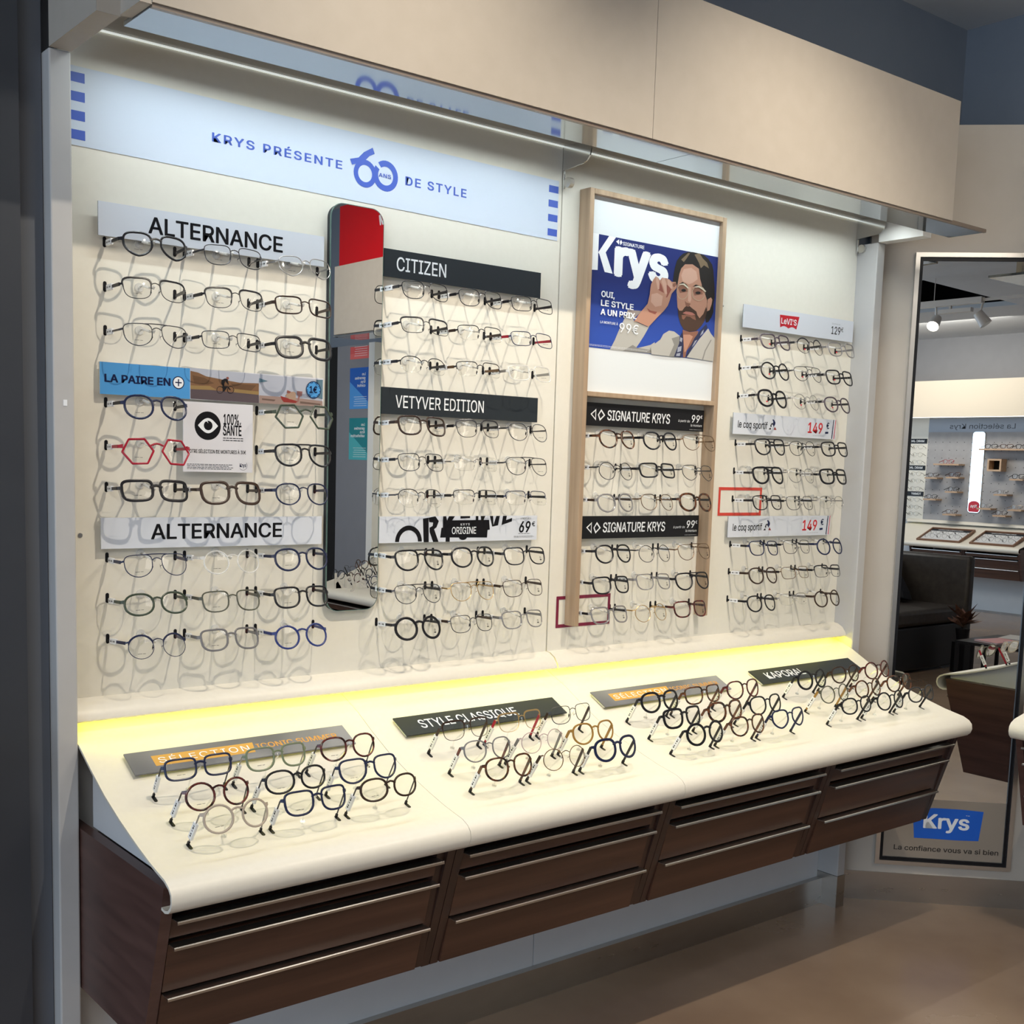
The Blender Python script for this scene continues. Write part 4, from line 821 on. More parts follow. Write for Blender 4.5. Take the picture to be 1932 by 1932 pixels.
G = {
'A1': [('geo', 'black', 'a', ''), ('square', 'gunmetal', 'm', ''), ('geo', 'silver', 'm', ''), ('square', 'black', 'm', 'B'), ('square', 'black', 'm', 'B'), ('rect', 'brown', 'l', ''), ('pilot', 'gunmetal', 'm', 'D'), ('rect', 'gunmetal', 'm', '', 'black'), ('square', 'black', 'A', '')],
'A2': [('panto', 'navy', 'a', '', 'black'), None, ('hex', 'green', 'a', ''), ('hex', 'red', 'a', ''), None, ('pilot', 'black', 'a', 'D'), ('rect', 'black', 'A', ''), ('square', 'brown', 'A', ''), ('panto', 'navy', 'l', '')],
'A3': [('pilot', 'navy', 'm', 'D', 'navy'), ('round', 'clear', 'l', ''), ('panto', 'navy', 'a', ''), ('oval', 'green', 'a', ''), ('square', 'olive', 'l', ''), ('square', 'black', 'a', ''), ('round', 'navy', 'm', 'B', 'navy'), ('square', 'grey', 'a', ''), ('round', 'blue', 'a', '')],
'C1': [('square', 'black', 'm', '', 'black'), ('square', 'black', 'm', '', 'black'), ('rect', 'black', 'm', '', 'black'), ('rect', 'black', 'm', 'B'), ('rect', 'black', 'm', 'H', 'brown'), ('rect', 'navy', 'm', '', 'red'), ('oval', 'black', 'm', 'H', 'black'), ('rect', 'black', 'm', 'H', 'bronze'), ('rect', 'clear', 'l', '', 'silver')],
'C2': [('square', 'brown', 'a', ''), ('square', 'gunmetal', 'm', 'B', 'black'), ('panto', 'gunmetal', 'm', ''), ('square', 'gunmetal', 'm', '', 'black'), ('rect', 'silver', 'm', 'N'), ('pilot', 'gunmetal', 'm', 'D'), ('panto', 'gunmetal', 'm', 'H'), ('rect', 'black', 'm', 'H', 'black'), ('rect', 'navy', 'm', 'H', 'black')],
'C3': [('pilot', 'black', 'a', 'D'), ('panto', 'black', 'a', ''), ('square', 'black', 'l', ''), ('pilot', 'gunmetal', 'm', 'D', 'black'), ('pilot', 'gold', 'm', 'D'), ('square', 'brown', 'm', '', 'brown'), ('round', 'black', 'A', ''), ('square', 'gunmetal', 'm', '', 'brown'), ('square', 'crystalgrey', 'l', '', 'grey')],
'S2': [('panto', 'tortoise', 'a', ''), ('panto', 'black', 'a', ''), ('pilot', 'bronze', 'm', 'D'), ('round', 'black', 'm', ''), ('rect', 'black', 'a', ''), ('geo', 'gunmetal', 'm', ''), ('panto', 'crystalgrey', 'a', '', 'brown'), ('panto', 'bronze', 'm', ''), ('panto', 'tortoise', 'A', '', 'black')],
'S3': [('panto', 'black', 'a', ''), ('round', 'gunmetal', 'm', ''), ('pilot', 'bronze', 'm', 'D'), ('square', 'black', 'a', ''), ('square', 'crystalgrey', 'l', ''), ('pilot', 'black', 'a', 'D', 'black'), ('square', 'crystalgrey', 'a', '', 'black'), ('round', 'gold', 'm', ''), ('square', 'burgundy', 'a', '')],
'L1': [('square', 'purple', 'a', ''), ('round', 'gunmetal', 'm', 'B'), ('square', 'crystalgrey', 'l', ''), ('round', 'black', 'a', ''), ('pilot', 'gunmetal', 'm', 'D'), ('square', 'black', 'a', ''), ('panto', 'black', 'A', ''), ('round', 'silver', 'm', ''), ('panto', 'purple', 'a', '', 'black')],
'L2': [('pilot', 'black', 'a', 'D'), ('panto', 'gunmetal', 'm', ''), ('square', 'black', 'a', ''), ('pilot', 'black', 'A', 'D'), ('panto', 'silver', 'm', ''), ('square', 'black', 'A', ''), ('square', 'black', 'l', ''), ('square', 'gunmetal', 'm', '', 'black'), ('oval', 'silver', 'm', 'H')],
'L3': [('square', 'navy', 'l', '', 'black'), ('square', 'gunmetal', 'm', '', 'black'), ('round', 'navy', 'a', ''), ('panto', 'brown', 'a', ''), ('rect', 'bronze', 'm', '', 'black'), ('rect', 'black', 'm', 'B'), ('panto', 'black', 'a', ''), ('rect', 'silver', 'm', 'H', 'grey'), ('round', 'brown', 'a', '')],
}
SIGNN = dict(A1='upper white name sign', A2='blue cyclist sign', A3='lower white name sign', C1='upper charcoal wall sign', C2='lower charcoal wall sign', C3='69 euro sign', S2='upper black 99 euro sign', S3='lower black 99 euro sign', L1='129 euro sign', L2='upper 149 euro sign', L3='lower 149 euro sign')
ROWN = ('top', 'middle', 'bottom'); POSN = ('left', 'centre', 'right')
TILT = math.radians(17)
for key, sty in G.items():
    col = key[0]; xs, gp = WX[col]; par = PANEL['l' if col in 'AC' else 'r']
    for i, st in enumerate(sty):
        r, c = divmod(i, 3); u = xs[c]; v = WZ[key][r]; uc = u+gp/2
        if not st: continue
        if not (col in 'CS' and c == 0 and (col == 'S' or (r, key) != (2, 'C3'))): slot(par, W0, u, v)
        if not (col == 'A' and c == 2 and False): slot(par, W0, u+gp, v)
        O = (uc+R.uniform(-.002, .002), 2.175+R.uniform(-.003, .003), v-.0085+R.uniform(-.0015, .0015))
        nose_rest(par, W0, uc-.003, v-.004, .069, v-.012)
        prnt = {'A': ('line', -1), 'C': ('line', 1), 'S': ('logo', 1), 'L': ('red', -1)}[col]
        if key == 'C3': prnt = ('logo', 1)
        if key in ('L2', 'L3'): prnt = ('tri', 1)
        lab = f"{look(st)} eyeglasses, {POSN[c]} in {ROWN[r]} row under {SIGNN[key]}"
        g_ = eyewear(st, O, [W0.p(u, v-.0135, .0012), W0.p(u+gp, v-.0135, .0012)], TILT+R.uniform(-.03, .03), lab, prnt, (.16, .52) if col == 'A' else (.14, .62))
        g_.rotation_euler.y = R.uniform(-.015, .015)
T = {
0: [('rect', 'navy', 'a', '', 'gunmetal', 1), ('square', 'sage', 'a', '', 'silver', 1), ('panto', 'burgundy', 'a', '', 'gunmetal', 1), ('round', 'burgundy', 'a', '', 'gunmetal', 1), ('oval', 'black', 'a', '', 'gunmetal', 1), ('pilot', 'navy', 'a', '', 'gunmetal', 1), ('round', 'beige', 'a', '', 'silver', 1), ('square', 'navy', 'a', '', 'gunmetal', 1), ('oval', 'brown', 'a', '', 'gunmetal', 1)],
1: [('square', 'brown', 'm', 'B', 'brown'), ('square', 'gold', 'm', 'B', 'red'), ('square', 'gunmetal', 'm', '', 'brown'), ('panto', 'grey', 'l', '', 'burgundy'), ('round', 'pink', 'm', '', 'grey'), ('panto', 'amber', 'a', ''), ('panto', 'tortoise', 'a', ''), ('round', 'bronze', 'm', '', 'brown'), ('panto', 'navy', 'A', '', 'black')],
2: [('panto', 'black', 'A', ''), ('square', 'tortoise', 'a', ''), ('panto', 'burgundy', 'a', ''), ('square', 'black', 'A', ''), ('panto', 'tortoise', 'A', ''), ('panto', 'black', 'a', ''), ('round', 'black', 'A', ''), ('panto', 'tortoise', 'a', ''), ('geo', 'navy', 'a', '')],
3: [('round', 'black', 'A', ''), ('panto', 'brown', 'a', ''), ('round', 'burgundy', 'a', ''), ('round', 'olive', 'l', '', 'amber'), ('round', 'tortoise', 'a', ''), ('panto', 'tortoise', 'a', ''), ('oval', 'black', 'a', ''), ('round', 'black', 'a', ''), ('oval', 'gunmetal', 'a', '', 'black')],
}
TCOL = [((.857, 1.0165, 1.1770), .1400), ((1.477, 1.6300, 1.7845), .1350), ((2.0790, 2.2370, 2.3950), .1400), ((2.6930, 2.8500, 3.0060), .1360)]
TS = ('leftmost counter sign', 'second counter sign from left', 'third counter sign from left', 'rightmost counter sign')
def on_counter(st, u, gp, y, lab, prnt, tops, tf=None, group='eyeglasses on display'):
    F = cframe(y, 0); uc = u+gp/2; O = F.p(uc, 0)+Vector((0, -.0475, .0640)); sl = [F.p(u, 0, .001), F.p(u+gp, 0, .001)]
    g_ = eyewear(st, O, sl, math.radians(15), lab, prnt, (.20, .72), group)
    g_.rotation_euler.z = R.uniform(-.02, .02)
    if tops is not None:
        par = tops[0] if u < 1.39-.07 else tops[1] if u < 2.0 else tops[2]
        for q in (u, u+gp): slot(par, F, q, .003, .019)
        nose_rest(par, F, uc, .004, .072, -.026, M_CLEAR, .005, .0016)
    return g_
for k, sty in T.items():
    xs, gp = TCOL[k]
    for i, st in enumerate(sty):
        r, c = divmod(i, 3)
        on_counter(st, xs[c], gp, (2.027, 1.951, 1.8785)[r], f"{look(st)} eyeglasses, {POSN[c]} in {('back', 'middle', 'front')[r]} row before {TS[k]}", ('line', -1) if k == 0 else None, TOPS)
# ------------------------------------------------------------------ tall mirror on the chamfered corner
CF = CORN
s = thing('tall_mirror', CF.p(1.0925, .128, .008), 'tall full-length mirror in an aluminium frame on the chamfered corner', 'mirror')
m = MB()
a0, a1, b0, b1, q = .8790, 1.3060, .1270, 2.0860, .0135
for u0, u1, v0, v1 in ((a0, a1, b1-q, b1), (a0, a1, b0, b0+q), (a0, a0+q, b0+q, b1-q), (a1-q, a1, b0+q, b1-q)): m.fbox(CF, u0, u1, v0, v1, .0005, .016, M_ALU)
obj('frame', m, s)
m = MB(); i0, i1, j0, j1, q = a0+.0137, a1-.0137, b0+.0137, b1-.0137, .0105
for u0, u1, v0, v1 in ((i0, i1, j1-q, j1), (i0, i1, j0, j0+q), (i0, i0+q, j0+q, j1-q), (i1-q, i1, j0+q, j1-q)): m.fbox(CF, u0, u1, v0, v1, .0005, .010, M_BLACK)
obj('inner_border', m, s)
obj('mirror_glass', MB().fbox(CF, i0+q+.0002, i1-q-.0002, j0+q+.0002, j1-q-.0002, .0006, .0050, M_MIRROR), s)
obj('film', MB().fbox(CF, i0+q+.001, i1-q-.001, j0+q+.001, .3505, .0052, .0054, mat('beige_mirror_film', (.40, .34, .275), .35, alpha=.55)), s)
M_FLAG = mat('flag_blue_print', s2l(20, 92, 196), .45); m = MB()
m.poly(CF, [(1.000, .2190), (1.060, .2195), (1.130, .2185), (1.203, .2205), (1.2125, .3190), (1.140, .3225), (1.060, .3225), (.990, .3180)], .0058, M_FLAG)
obj('flag_logo', m, s); m = MB()
text(m, CF, 'Krys', 1.0265, 1.1710, .2555, .3010, .0061, M_WHITE, .04); text(m, CF, '™', 1.158, 1.1700, .298, .304, .0061, M_WHITE, .0)
text(m, CF, 'La confiance vous va si bien', .9385, 1.2680, .1765, .1925, .0058, mat('brown_print', (.02, .015, .012), .5), .02)
obj('lettering', m, s)

# ------------------------------------------------------------------ neighbouring display wall (seen at the right edge and in both mirrors)
tN = lambda v: Vector((v.y+1.54, 2.465-v.x, v.z))
NC = (.7755, 3.665); pn = .5775
display_base(tN, [(.7755, 2.22), (2.221, 3.664)], [(.7765+pn*i, .7765+pn*(i+1)-.001) for i in range(5)],
    dict(top=['cream curved countertop end at the right edge of the photo', 'cream curved countertop section reflected at the foot of the slim mirror'], ledge=['cream ledge of the neighbouring wall display, near the tall mirror', 'cream ledge of the neighbouring wall display, reflected in the slim mirror'],
         cab=['walnut cabinet whose dark side panel shows in the tall mirror', 'second walnut cabinet of the neighbouring display wall', 'third walnut cabinet of the neighbouring display wall', 'fourth walnut cabinet of the neighbouring display wall', 'fifth walnut cabinet of the neighbouring display wall'],
         gtop='cream countertops of the neighbouring display', gledge='ledges of the neighbouring display', gcab='walnut cabinets of the neighbouring display'), [(.776, 2.22), (2.222, 3.664)])
obj('counter_infill', MB(tN).ext(infill, .800, .806, M_WHITEW), None, label='pale infill board under the countertop end reflected in the tall mirror', category='board')
obj('counter_infill', MB(tN).ext(infill, 3.634, 3.640, M_WHITEW), None, label='pale infill board at the far end of the neighbouring counter', category='board')
p_ = thing('eyewear_display', tN(Vector((2.2, 2.25, .925))), 'cream back panel of the neighbouring display wall', 'panel')
obj('board', MB(tN).box(.775, 3.70, 2.25, 2.258, .03, 2.171, M_PANEL), p_)
struct('trim_3', MB(tN).box(.7355, .7745, 2.179, 2.258, 0, 2.098, M_PILLARIN)); struct('trim_4', MB(tN).box(3.701, 3.76, 2.179, 2.258, 0, 2.055, M_PILLARIN))
t = thing('canopy', tN(Vector((2.2, 2.0, 2.06))), 'beige canopy of the neighbouring display wall seen in the mirrors', 'canopy')
obj('fascia_panel', MB(tN).box(.90, 3.635, 1.872, 1.892, 2.062, 2.42, M_FASCIA), t)
obj('glass_shelf', MB(tN).box(.70, 3.66, 1.885, 2.06, 2.052, 2.060, M_GLOSSY), t)
obj('top_cover', MB(tN).box(.90, 3.635, 1.892, 2.249, 2.40, 2.42, M_FASCIA), t)
obj('glow_strip', MB(tN).box(.90, 3.62, 2.10, 2.115, 2.062, 2.070, mat('canopy_led', (1, .98, .94), .5, emit=3)), t)
def spun(g, tf, rz):
    g.location = tf(g.location); g.rotation_euler.z += rz
    return g
stN = [('panto', 'black', 'a', ''), ('round', 'brown', 'm', '', 'brown'), ('panto', 'tortoise', 'a', ''), ('rect', 'navy', 'm', ''), ('round', 'black', 'a', ''), ('square', 'gunmetal', 'm', '', 'black'), ('panto', 'navy', 'a', ''), ('round', 'burgundy', 'a', '', 'burgundy'), ('panto', 'black', 'a', '')]
for i, st in enumerate(stN):
    r, c = divmod(i, 3)
    spun(on_counter(st, (3.10, 3.262, 3.425)[c], .138, (2.027, 1.951, 1.8785)[r], f"{look(st)} eyeglasses, {POSN[c]} in {ROWN[r].replace('top','back').replace('bottom','front')} row reflected in slim mirror", None, None, group='eyeglasses on the neighbouring counter'), tN, -math.pi/2)
for i, st in enumerate([('rect', 'black', 'a', '', 'clear'), ('square', 'grey', 'l', '', 'clear'), ('round', 'olive', 'a', '', 'red'), ('panto', 'beige', 'a', '', 'clear')]):
    r, c = divmod(i, 2)
    spun(on_counter(st, (.90, 1.06)[c], .138, (2.027, 1.8785)[r], f"{look(st)} eyeglasses, {('back', 'front')[r]} row of the counter end reflected in tall mirror", None, None, group='eyeglasses on the neighbouring counter'), tN, -math.pi/2)
# grey wall with leaflets and the red panel, both seen in the slim mirror
struct('dark_panel_1', MB().box(3.755, 3.80, -3.2, -1.688, 0, 2.055, M_DEEP))  # plain black panel added for the dark gap past the grey wall
struct('wall_right_grey', MB().box(3.752, 3.80, -1.686, -1.325, 0, 2.055, mat('grey_partition', (.205, .21, .235), .5, nodes=noisy((.20, .205, .23), (.21, .215, .24), (9, 9, 9)))))
M_L = {}
for nm, lab, c1, c2, v0, v1 in (('leaflet', 'red leaflet on the grey wall, reflected highest in the slim mirror', s2l(205, 85, 85), s2l(215, 100, 98), 1.974, 2.045), ('leaflet', 'blue leaflet with white lettering on the grey wall, reflected in the slim mirror', s2l(20, 90, 180), s2l(70, 145, 215), 1.689, 1.924), ('leaflet', 'teal leaflet with white lettering on the grey wall, reflected in the slim mirror', s2l(10, 125, 135), s2l(70, 170, 178), 1.396, 1.637)):
    L_ = thing(nm, (3.75, -1.45, v0), lab, 'leaflet', 'leaflets on the grey wall'); F = Fr((3.7518, 0, 0), (0, -1, 0), (0, 0, 1), (-1, 0, 0))
    obj('sheet', MB().fbox(F, 1.345, 1.543, v0, v1, .0002, .0010, mat(nm+lab.split()[0]+'_a', c1, .45)), L_)
    m = MB(); m.poly(F, [(1.345, v0), (1.543, v0), (1.543, (v0+v1)/2+.04 if v1-v0 > .1 else v0+.03), (1.345, v0+.04)], .0013, mat(nm+lab.split()[0]+'_b', c2, .45))
    if v1-v0 > .1:
        for k, tx in enumerate(('Les', 'garanties', 'Krys', 'confort' if 'blue' in lab else 'satisfaction')): text(m, F, tx, 1.375, 1.375+.0125*len(tx), v1-.045-.0215*k, v1-.030-.0215*k, .0016, M_WHITE, .03)
    lines(m, F, 1.36, 1.50, v0+.012, v0+.075, 5, .0016, M_WHITE, .0022, 21)
    obj('print', m, L_)
s = thing('red_panel', (3.62, -.9, 2.43), 'bright red sign panel above the neighbouring canopy, reflected in the slim mirror', 'sign')
F = Fr((3.60, 0, 0), (0, -1, 0), (0, 0, 1), (-1, 0, 0))
obj('board', MB().fbox(F, -.4, 1.433, 2.43, 2.80, -.03, 0, mat('signal_red', s2l(212, 10, 26), .3)), s)
m = MB(); text(m, F, 'M', .965, 1.035, 2.645, 2.695, .0006, M_WHITE, .05, .2); obj('lettering', m, s)

# ------------------------------------------------------------------ opposite display (seen in the tall mirror)
tO = lambda v: Vector((.425-v.x, -4.135-v.y, v.z))
display_base(tO, [(.7755, 1.389), (1.390, 2.31)], [(.7765, 1.3885), (1.3895, 2.0015)],
    dict(top=['cream countertop under the right wooden tray in the tall mirror', 'cream countertop under the left wooden tray in the tall mirror'], ledge=['ledge below the grey pegboard in the tall mirror'],
         cab=['walnut cabinet right of the dark sofa in the tall mirror', 'walnut cabinet partly behind the dark sofa in the tall mirror'], gtop='countertops of the opposite display', gledge='ledge of the opposite display', gcab='walnut cabinets of the opposite display'), [(.776, 2.30)])
OF = Fr((0, -6.385, 0), (-1, 0, 0), (0, 0, 1), (0, 1, 0))
M_PEG = mat('grey_pegboard', (.33, .325, .33), .6, nodes=noisy((.31, .305, .31), (.35, .345, .35), (14, 14, 14)))
s = thing('pegboard', (-1.0, -6.38, .912), 'grey pegboard with small shelves, reflected in the tall mirror', 'pegboard')
obj('board', MB().fbox(OF, .30, 1.698, .912, 1.866, .0005, .020, M_PEG), s)
m = MB()
for i in range(17):
    for j in range(10): u = .36+.083*i; v = .99+.0855*j; m.poly(OF, disc(u, v, .0045, k=6), .0203, M_INK)
obj('peg_hole', m, s, kind='stuff')
obj('header', MB().fbox(OF, .30, 1.698, 1.866, 2.010, .0005, .022, mat('blue_grey_header', (.30, .345, .42), .45)), s)
m = MB(); text(m, OF, 'La sélection Krys', .725, 1.452, 1.902, 1.953, .0224, mat('dark_grey_print', (.05, .06, .075), .5), .01); obj('lettering', m, s)
t = thing('canopy', (-.9, -6.1, 2.01), 'pale beige canopy of the opposite display, reflected in the tall mirror', 'canopy')
obj('fascia_panel', MB().box(-2.4, .6, -6.06, -6.04, 2.012, 2.390, mat('light_fascia', (.66, .58, .46), .5)), t)
obj('top_cover', MB().box(-2.4, .6, -6.399, -6.062, 2.37, 2.39, M_FASCIA), t)
obj('glow_strip', MB().box(-2.4, .6, -6.20, -6.16, 2.014, 2.022, mat('canopy_led', (1, .98, .94), .5, emit=6)), t)
# the strip of frames left of the pegboard
s = thing('eyewear_display', (-2.1, -6.38, .91), 'cream eyewear strip left of the grey pegboard in the tall mirror', 'panel'); obj('board', MB().fbox(OF, 1.703, 2.40, .905, 2.02, .0005, .012, M_PANEL), s)
for v, tx in ((1.745, 'MARC JACOBS'), (1.455, 'MARC JACOBS'), (1.170, 'TOMMY')):
    s = thing('brand_sign', (-1.9, -6.365, v), f"black name strip with white capitals, {'highest' if v > 1.7 else 'middle' if v > 1.4 else 'lowest'} of three in the tall mirror", 'sign', 'black name strips in the mirror')
    obj('board', MB().fbox(OF, 1.712, 2.05, v, v+.050, .0125, .018, M_BLACK), s); m = MB(); text(m, OF, tx, 1.74 if tx[0] == 'T' else 1.745, 1.86 if tx[0] == 'T' else 1.985, v+.014, v+.037, .0182, M_WHITE, .03); obj('lettering', m, s)
def opp_glasses(st, x, y, z, lab, back=.045, tilt=.1, group='eyeglasses of the opposite display'):
    O = Vector((.425-x, -4.135-y, z)); sl = [(O.x-.07, O.y+back, z-.02), (O.x+.07, O.y+back, z-.02)]
    return spun(eyewear(st, O, sl, tilt, lab, None, None, group, True), tO, math.pi)
i = 0
for gi, vs in enumerate(((1.715, 1.632, 1.55), (1.425, 1.345, 1.262), (1.140, 1.06, .985))):
    for ri, v in enumerate(vs):
        for xi, x in enumerate((-1.79, -1.95)):
            st = [('panto', 'gunmetal', 'm', ''), ('square', 'black', 'l', ''), ('round', 'brown', 'm', ''), ('rect', 'gunmetal', 'm', '')][i % 4]; i += 1
            opp_glasses(st, x, -6.385+.065, v, f"{look(st)} eyeglasses, {('inner', 'outer')[xi]} in {ROWN[ri]} row under {('highest', 'middle', 'lowest')[gi]} black mirrored strip", .05)
# little wooden shelves with sunglasses
M_SHW = mat('light_shelf_wood', (.50, .33, .20), .5, nodes=noisy((.44, .28, .17), (.55, .38, .24), (4, 30, 30)))
SH = [(-1.545, -1.251, 1.528, ('round', 'red', 'a', ''), 'wide shelf'), (-1.637, -1.490, 1.380, ('square', 'brown', 'a', ''), 'shelf'), (-1.390, -1.244, 1.390, ('square', 'tortoise', 'A', ''), 'shelf'), (-1.388, -1.246, 1.238, ('round', 'black', 'a', ''), 'shelf'), (-1.638, -1.487, 1.149, ('panto', 'black', 'a', ''), 'shelf'),
      (-1.397, -1.245, .996, ('square', 'tortoise', 'a', ''), 'shelf'), (-1.015, -.861, 1.077, ('pilot', 'black', 'm', ''), 'shelf'), (-.837, -.696, 1.011, ('panto', 'brown', 'a', ''), 'shelf'), (-.842, -.700, 1.228, ('round', 'gunmetal', 'm', ''), 'shelf'), (-.687, -.545, 1.388, ('square', 'black', 'A', ''), 'shelf'), (-.679, -.535, 1.077, ('panto', 'gold', 'm', ''), 'shelf')]
WHERE = ['pink-red sunglasses', 'brown square frame', 'wide tortoise frame', 'black round frame', 'black rounded frame', 'low tortoise frame', 'black aviator', 'brown rounded frame', 'gunmetal round frame', 'thick black square frame', 'gold rounded frame']
for (x0, x1, z, st, kd), wn in zip(SH, WHERE):
    obj('wall_shelf', MB().box(x0, x1, -6.364, -6.245, z-.016, z, M_SHW), None, label=f'small wooden pegboard shelf under the {wn} in the mirror', category='shelf', group='small shelves on the pegboard')
    opp_glasses(st, (x0+x1)/2, -6.285, z+.034, f'{look(st)} eyeglasses resting on a pegboard shelf in the tall mirror', -.06, .1, 'sunglasses on the pegboard')
obj('wall_shelf', MB().box(-1.038, -.33, -6.364, -6.240, 1.676, 1.692, M_SHW), None, label='long wooden pegboard shelf under a row of dark sunglasses in the mirror', category='shelf', group='small shelves on the pegboard')
for k, st in enumerate([('square', 'black', 'A', ''), ('rect', 'tortoise', 'A', ''), ('pilot', 'black', 'A', ''), ('square', 'brown', 'A', '')]):
    opp_glasses(st, -.93+.165*k, -6.285, 1.725, f'{look(st)} eyeglasses on the long pegboard shelf in the tall mirror', -.06, .1, 'sunglasses on the pegboard')
s = thing('display_box', (-.865, -6.30, 1.46), 'open wooden display cube on the pegboard in the tall mirror', 'box')
bx_ = MB()
for u0, u1, v0, v1 in ((.79, .94, 1.570, 1.588), (.79, .94, 1.460, 1.478), (.79, .808, 1.478, 1.570), (.922, .94, 1.478, 1.570)): bx_.fbox(OF, u0, u1, v0, v1, .021, .13, M_SHW)
obj('carcass', bx_, s); obj('back', MB().fbox(OF, .808, .922, 1.478, 1.570, .0205, .028, M_DEEP), s)
s = thing('wall_mirror', (-1.105, -6.36, 1.02), 'slim mirror with a red foot on the pegboard, reflected in the tall mirror', 'mirror')
obj('mirror_glass', MB().prism(OF, rrect(1.040, 1.175, 1.022, 1.868, .03, 6), .0225, .032, M_MIRROR), s)
m = MB().prism(OF, [(1.046, 1.05), (1.055, 1.028), (1.16, 1.028), (1.169, 1.05), (1.169, 1.10)]+[(1.1075+.0615*math.cos(a*math.pi/10), 1.105+.04*math.sin(a*math.pi/10)) for a in range(11)]+[(1.046, 1.10)], .0322, .0330, M_RED); obj('red_foot', m, s)
m = MB(); text(m, OF, 'Krys', 1.075, 1.145, 1.075, 1.105, .0334, M_WHITE, .04); obj('lettering', m, s)
# trays of frames
M_TRAY = mat('tray_wood', (.22, .11, .06), .45, nodes=noisy((.17, .08, .045), (.27, .14, .08), (5, 30, 30)))
for k, (x0, x1, lab) in enumerate(((.86, 1.33, 'wooden tray of frames on the opposite counter, right one in the tall mirror'), (1.44, 1.93, 'wooden tray of frames on the opposite counter, left one in the tall mirror'))):
    F = cframe(1.98, .004); s = thing('display_tray', tO(F.p((x0+x1)/2, 0)), lab, 'tray', 'trays on the opposite counter'); m = MB(tO)
    for u0, u1, v0, v1 in ((x0, x1, -.165, -.150), (x0, x1, .15, .165), (x0, x0+.014, -.15, .15), (x1-.014, x1, -.15, .15)): m.fbox(F, u0, u1, v0, v1, .002, .030, M_TRAY)
    obj('rim', m, s); obj('lining', MB(tO).fbox(F, x0+.014, x1-.014, -.15, .15, .002, .012, M_WHITEW), s)
    m = MB(tO); m.fbox(F, x0+.014, x1-.014, .110, .150, .0122, .016, M_CHAR); lines(m, Fr(F.o, F.u, F.v, F.n), x0+.12, x1-.08, .122, .140, 1, .0165, M_WHITE, .012, 31+k); obj('title_strip', m, s)
    for i in range(6):
        r, c = divmod(i, 3); y = (1.90, 2.01)[r]; Fq = cframe(y, .0); u = x0+.095+.142*c; O = Fq.p(u, 0)+Vector((0, -.02, .050))
        st = [('round', 'gunmetal', 'm', ''), ('square', 'black', 'm', ''), ('panto', 'brown', 'm', '')][(i+k) % 3]
        spun(eyewear(st, O, [Fq.p(u-.068, .03, .014), Fq.p(u+.068, .03, .014)], .35, f"{look(st)} eyeglasses, {POSN[c]} in {('front', 'back')[r]} row of {('right', 'left')[k]} mirrored tray", None, (.2, .7), 'eyeglasses in the trays'), tO, math.pi)

# ------------------------------------------------------------------ sofa corner, small tables and track light (seen in the tall mirror)
M_SOFA = mat('dark_brown_leatherette', (.035, .029, .025), .45, nodes=noisy((.03, .024, .02), (.045, .037, .031), (25, 25, 25), bump=.2)); M_SOFB = mat('black_leatherette', (.010, .009, .009), .4)
s = thing('sofa', (.55, -2.0, 0), 'dark brown high-backed sofa reflected in the tall mirror', 'sofa')
obj('base', MB().box(.15, .94, -2.66, -1.0, .02, .33, M_SOFB), s, bevel=.012)
obj('seat', MB().box(.40, .95, -2.655, -1.0, .335, .45, M_SOFA), s, True, bevel=.03)
obj('backrest', MB().box(.16, .395, -2.655, -1.0, .335, .80, M_SOFA), s, True, bevel=.04)
obj('side_wing', MB().box(.16, .96, -2.755, -2.665, .02, .815, M_SOFA), s, True, bevel=.025)
obj('wedge', MB().prism(Fr((0, -2.50, 0), (1, 0, 0), (0, 0, 1), (0, 1, .2)), [(.41, .46), (.62, .46), (.60, .52), (.47, .72), (.42, .74)], 0, .12, mat('midnight_wedge', (.008, .009, .014), .8)), None, label='black triangular cushion leaning in the sofa corner', category='wedge', bevel=.01)  # plain black wedge added to fill the dark triangle by the wing
s = thing('potted_plant', (1.02, -2.42, 0), 'bronze-leaved plant in a black pot on a black pedestal, reflected beside the sofa', 'plant')
obj('pedestal', MB().box(1.03, 1.13, -2.47, -2.37, 0, .22, M_BLACK), s, bevel=.004)
obj('pot', MB().cyl((1.08, -2.42, .2205), (1.08, -2.42, .315), .036, M_BLACK, 16, .050), s)
m = MB(); ML = mat('bronze_leaf', (.16, .075, .045), .5, nodes=noisy((.09, .035, .025), (.26, .14, .09), (30, 30, 30)))
for i in range(22):
    a = i*2.4; el = .15+.9*R.random(); L_ = .10+.08*R.random(); d = Vector((math.cos(a)*math.cos(el), math.sin(a)*math.cos(el), math.sin(el))); sd = d.cross(Vector((0, 0, 1))).normalized()
    b_ = Vector((1.08, -2.42, .325))+Vector((0, 0, .06*R.random())); pts = [b_, b_+d*L_*.45+sd*L_*.26, b_+d*L_-Vector((0, 0, .012)), b_+d*L_*.45-sd*L_*.26, b_+d*L_*.5+Vector((0, 0, .006))]
    m.add(pts, [(0, 1, 4), (1, 2, 4), (2, 3, 4), (3, 0, 4)], ML)
    m.cyl((1.08, -2.42, .30), b_, .0025, ML, 5)
obj('leaves', m, s)
def table(x0, x1, y0, y1, h, lab):
    s = thing('side_table', ((x0+x1)/2, (y0+y1)/2, 0), lab, 'table', 'low side tables in the mirror')
    obj('table_top', MB().box(x0, x1, y0, y1, h-.018, h, M_BLACK), s)
    for x in (x0+.012, x1-.012):
        for y in (y0+.012, y1-.012): obj('leg', MB().box(x-.010, x+.010, y-.010, y+.010, 0, h-.0185, M_BLACK), s)
table(1.55, 2.06, -1.86, -1.50, .36, 'nearer low black side table with a pink magazine in the tall mirror')
table(1.30, 1.86, -2.50, -2.14, .295, 'farther low black side table with white and blue magazines in the tall mirror')
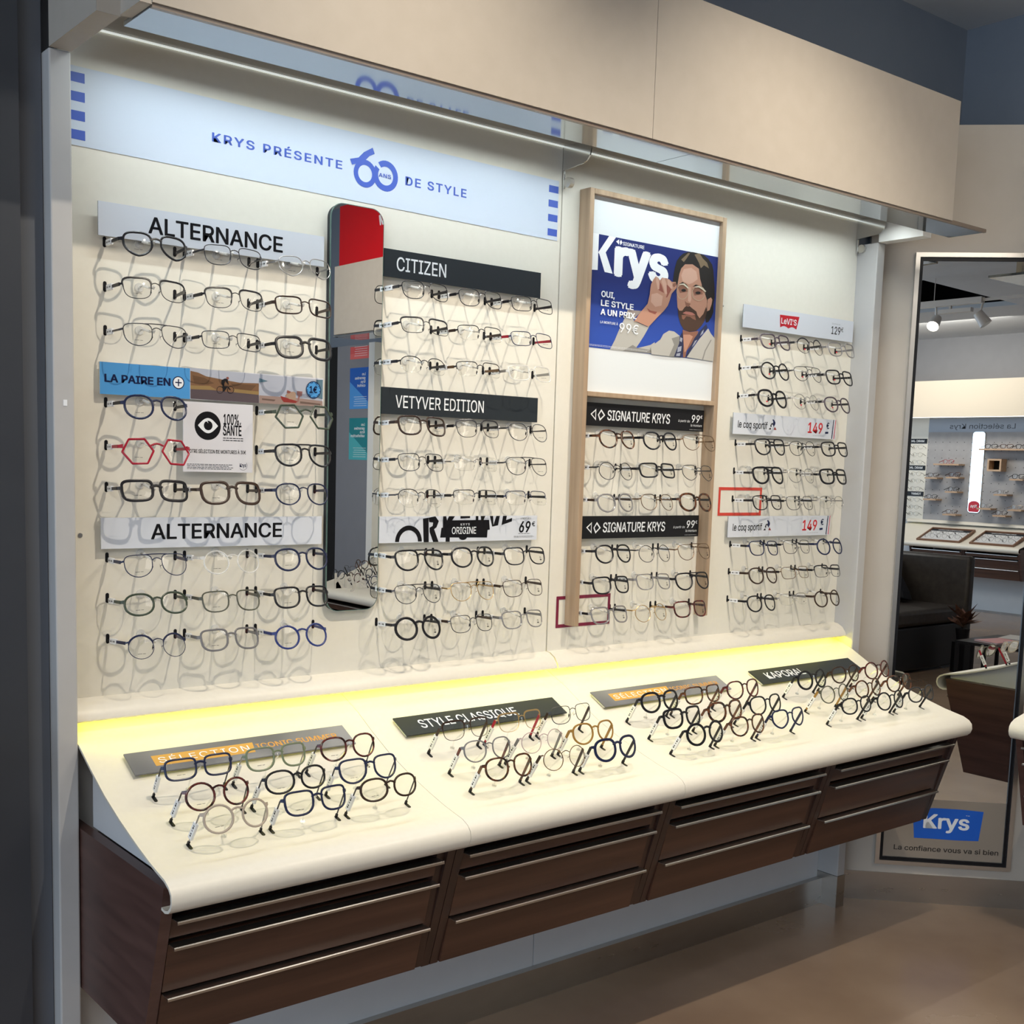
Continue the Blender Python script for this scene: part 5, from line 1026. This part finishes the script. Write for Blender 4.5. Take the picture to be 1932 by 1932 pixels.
for lab, x, y, z, c, rz in (('pink magazine on the nearer low side table', 1.74, -1.68, .3605, (.55, .22, .22), .2), ('white magazine on the nearer low side table', 1.94, -1.66, .3605, (.6, .58, .55), -.1), ('grey magazine on top of the white one on the nearer table', 1.94, -1.67, .3710, (.3, .3, .33), .3), ('navy magazine on the farther low side table', 1.52, -2.32, .2955, (.04, .06, .16), .1), ('white magazine over the navy one on the farther table', 1.53, -2.33, .3060, (.62, .6, .6), -.15)):
    F = Fr((x, y, z), (math.cos(rz), math.sin(rz), 0), (-math.sin(rz), math.cos(rz), 0), (0, 0, 1)); s = thing('magazine', (x, y, z), lab, 'magazine', 'magazines on the side tables')
    obj('pages', MB().fbox(F, -.085, .085, -.115, .115, .0012, .0085, M_PAPER), s); obj('cover', MB().fbox(F, -.087, .087, -.117, .117, .0086, .0098, mat('cover_'+lab.split()[0], c, .3)).fbox(F, -.087, .087, -.117, .117, 0, .0011, mat('cover_'+lab.split()[0], c, .3)), s)
s = thing('track_light', (.65, -2.75, 2.6), 'white ceiling track with two spot heads, reflected at the top of the tall mirror', 'lamp'); M_TRW = mat('white_lamp_metal', (.62, .60, .57), .4)
obj('rail', MB().box(.05, .86, -2.775, -2.725, 2.655, 2.700, M_TRW), s); obj('rail', MB().box(.861, 1.5, -2.758, -2.742, 2.668, 2.688, M_TRW), s); obj('wire', MB().cyl((.47, -2.75, 2.70), (.47, -2.75, 3.3), .003, M_TRW, 6), s)
obj('driver', MB().box(.52, .78, -2.770, -2.730, 2.600, 2.630, M_TRW).box(.60, .615, -2.76, -2.74, 2.63, 2.655, M_TRW), s)
for x, d in ((.49, Vector((.15, .75, -.65))), (.86, Vector((.55, -.2, -.8)))):
    d.normalize(); c = Vector((x, -2.75, 2.545)); h = obj('spot_head', MB().cyl(c-d*.05, c+d*.055, .034, M_TRW, 18, .046), s, True)
    obj('arm', MB().cyl(c-d*.03, (x, -2.75, 2.656), .008, M_TRW, 8), h)
    obj('lens', MB().cyl(c+d*.0552, c+d*.056, .043, mat('lit_lamp_lens' if x < .6 else 'unlit_lamp_lens', (1, .93, .80) if x < .6 else (.5, .5, .5), .3, emit=9 if x < .6 else 0), 18), h)
# a red pair whose temple tip reaches in at the left edge
s = thing('side_shelf', (.2, 1.9, .80), 'dark shelf just outside the left edge of the photo', 'shelf'); obj('shelf_board', MB().box(-.2, .47, 1.80, 2.19, .885, .905, M_DARKW), s); obj('shelf_bracket', MB().box(.1, .13, 1.9, 2.194, .80, .8845, M_DARKW), s)
g_ = eyewear(('rect', 'red', 'a', ''), (.40, 1.93, .952), [(.33, 2.06, .935), (.47, 2.06, .935)], 0, 'red eyeglasses whose temple tip enters at the left edge of the photo', None, None, 'eyeglasses at the left edge', False)
g_.rotation_euler.z = -math.pi/2
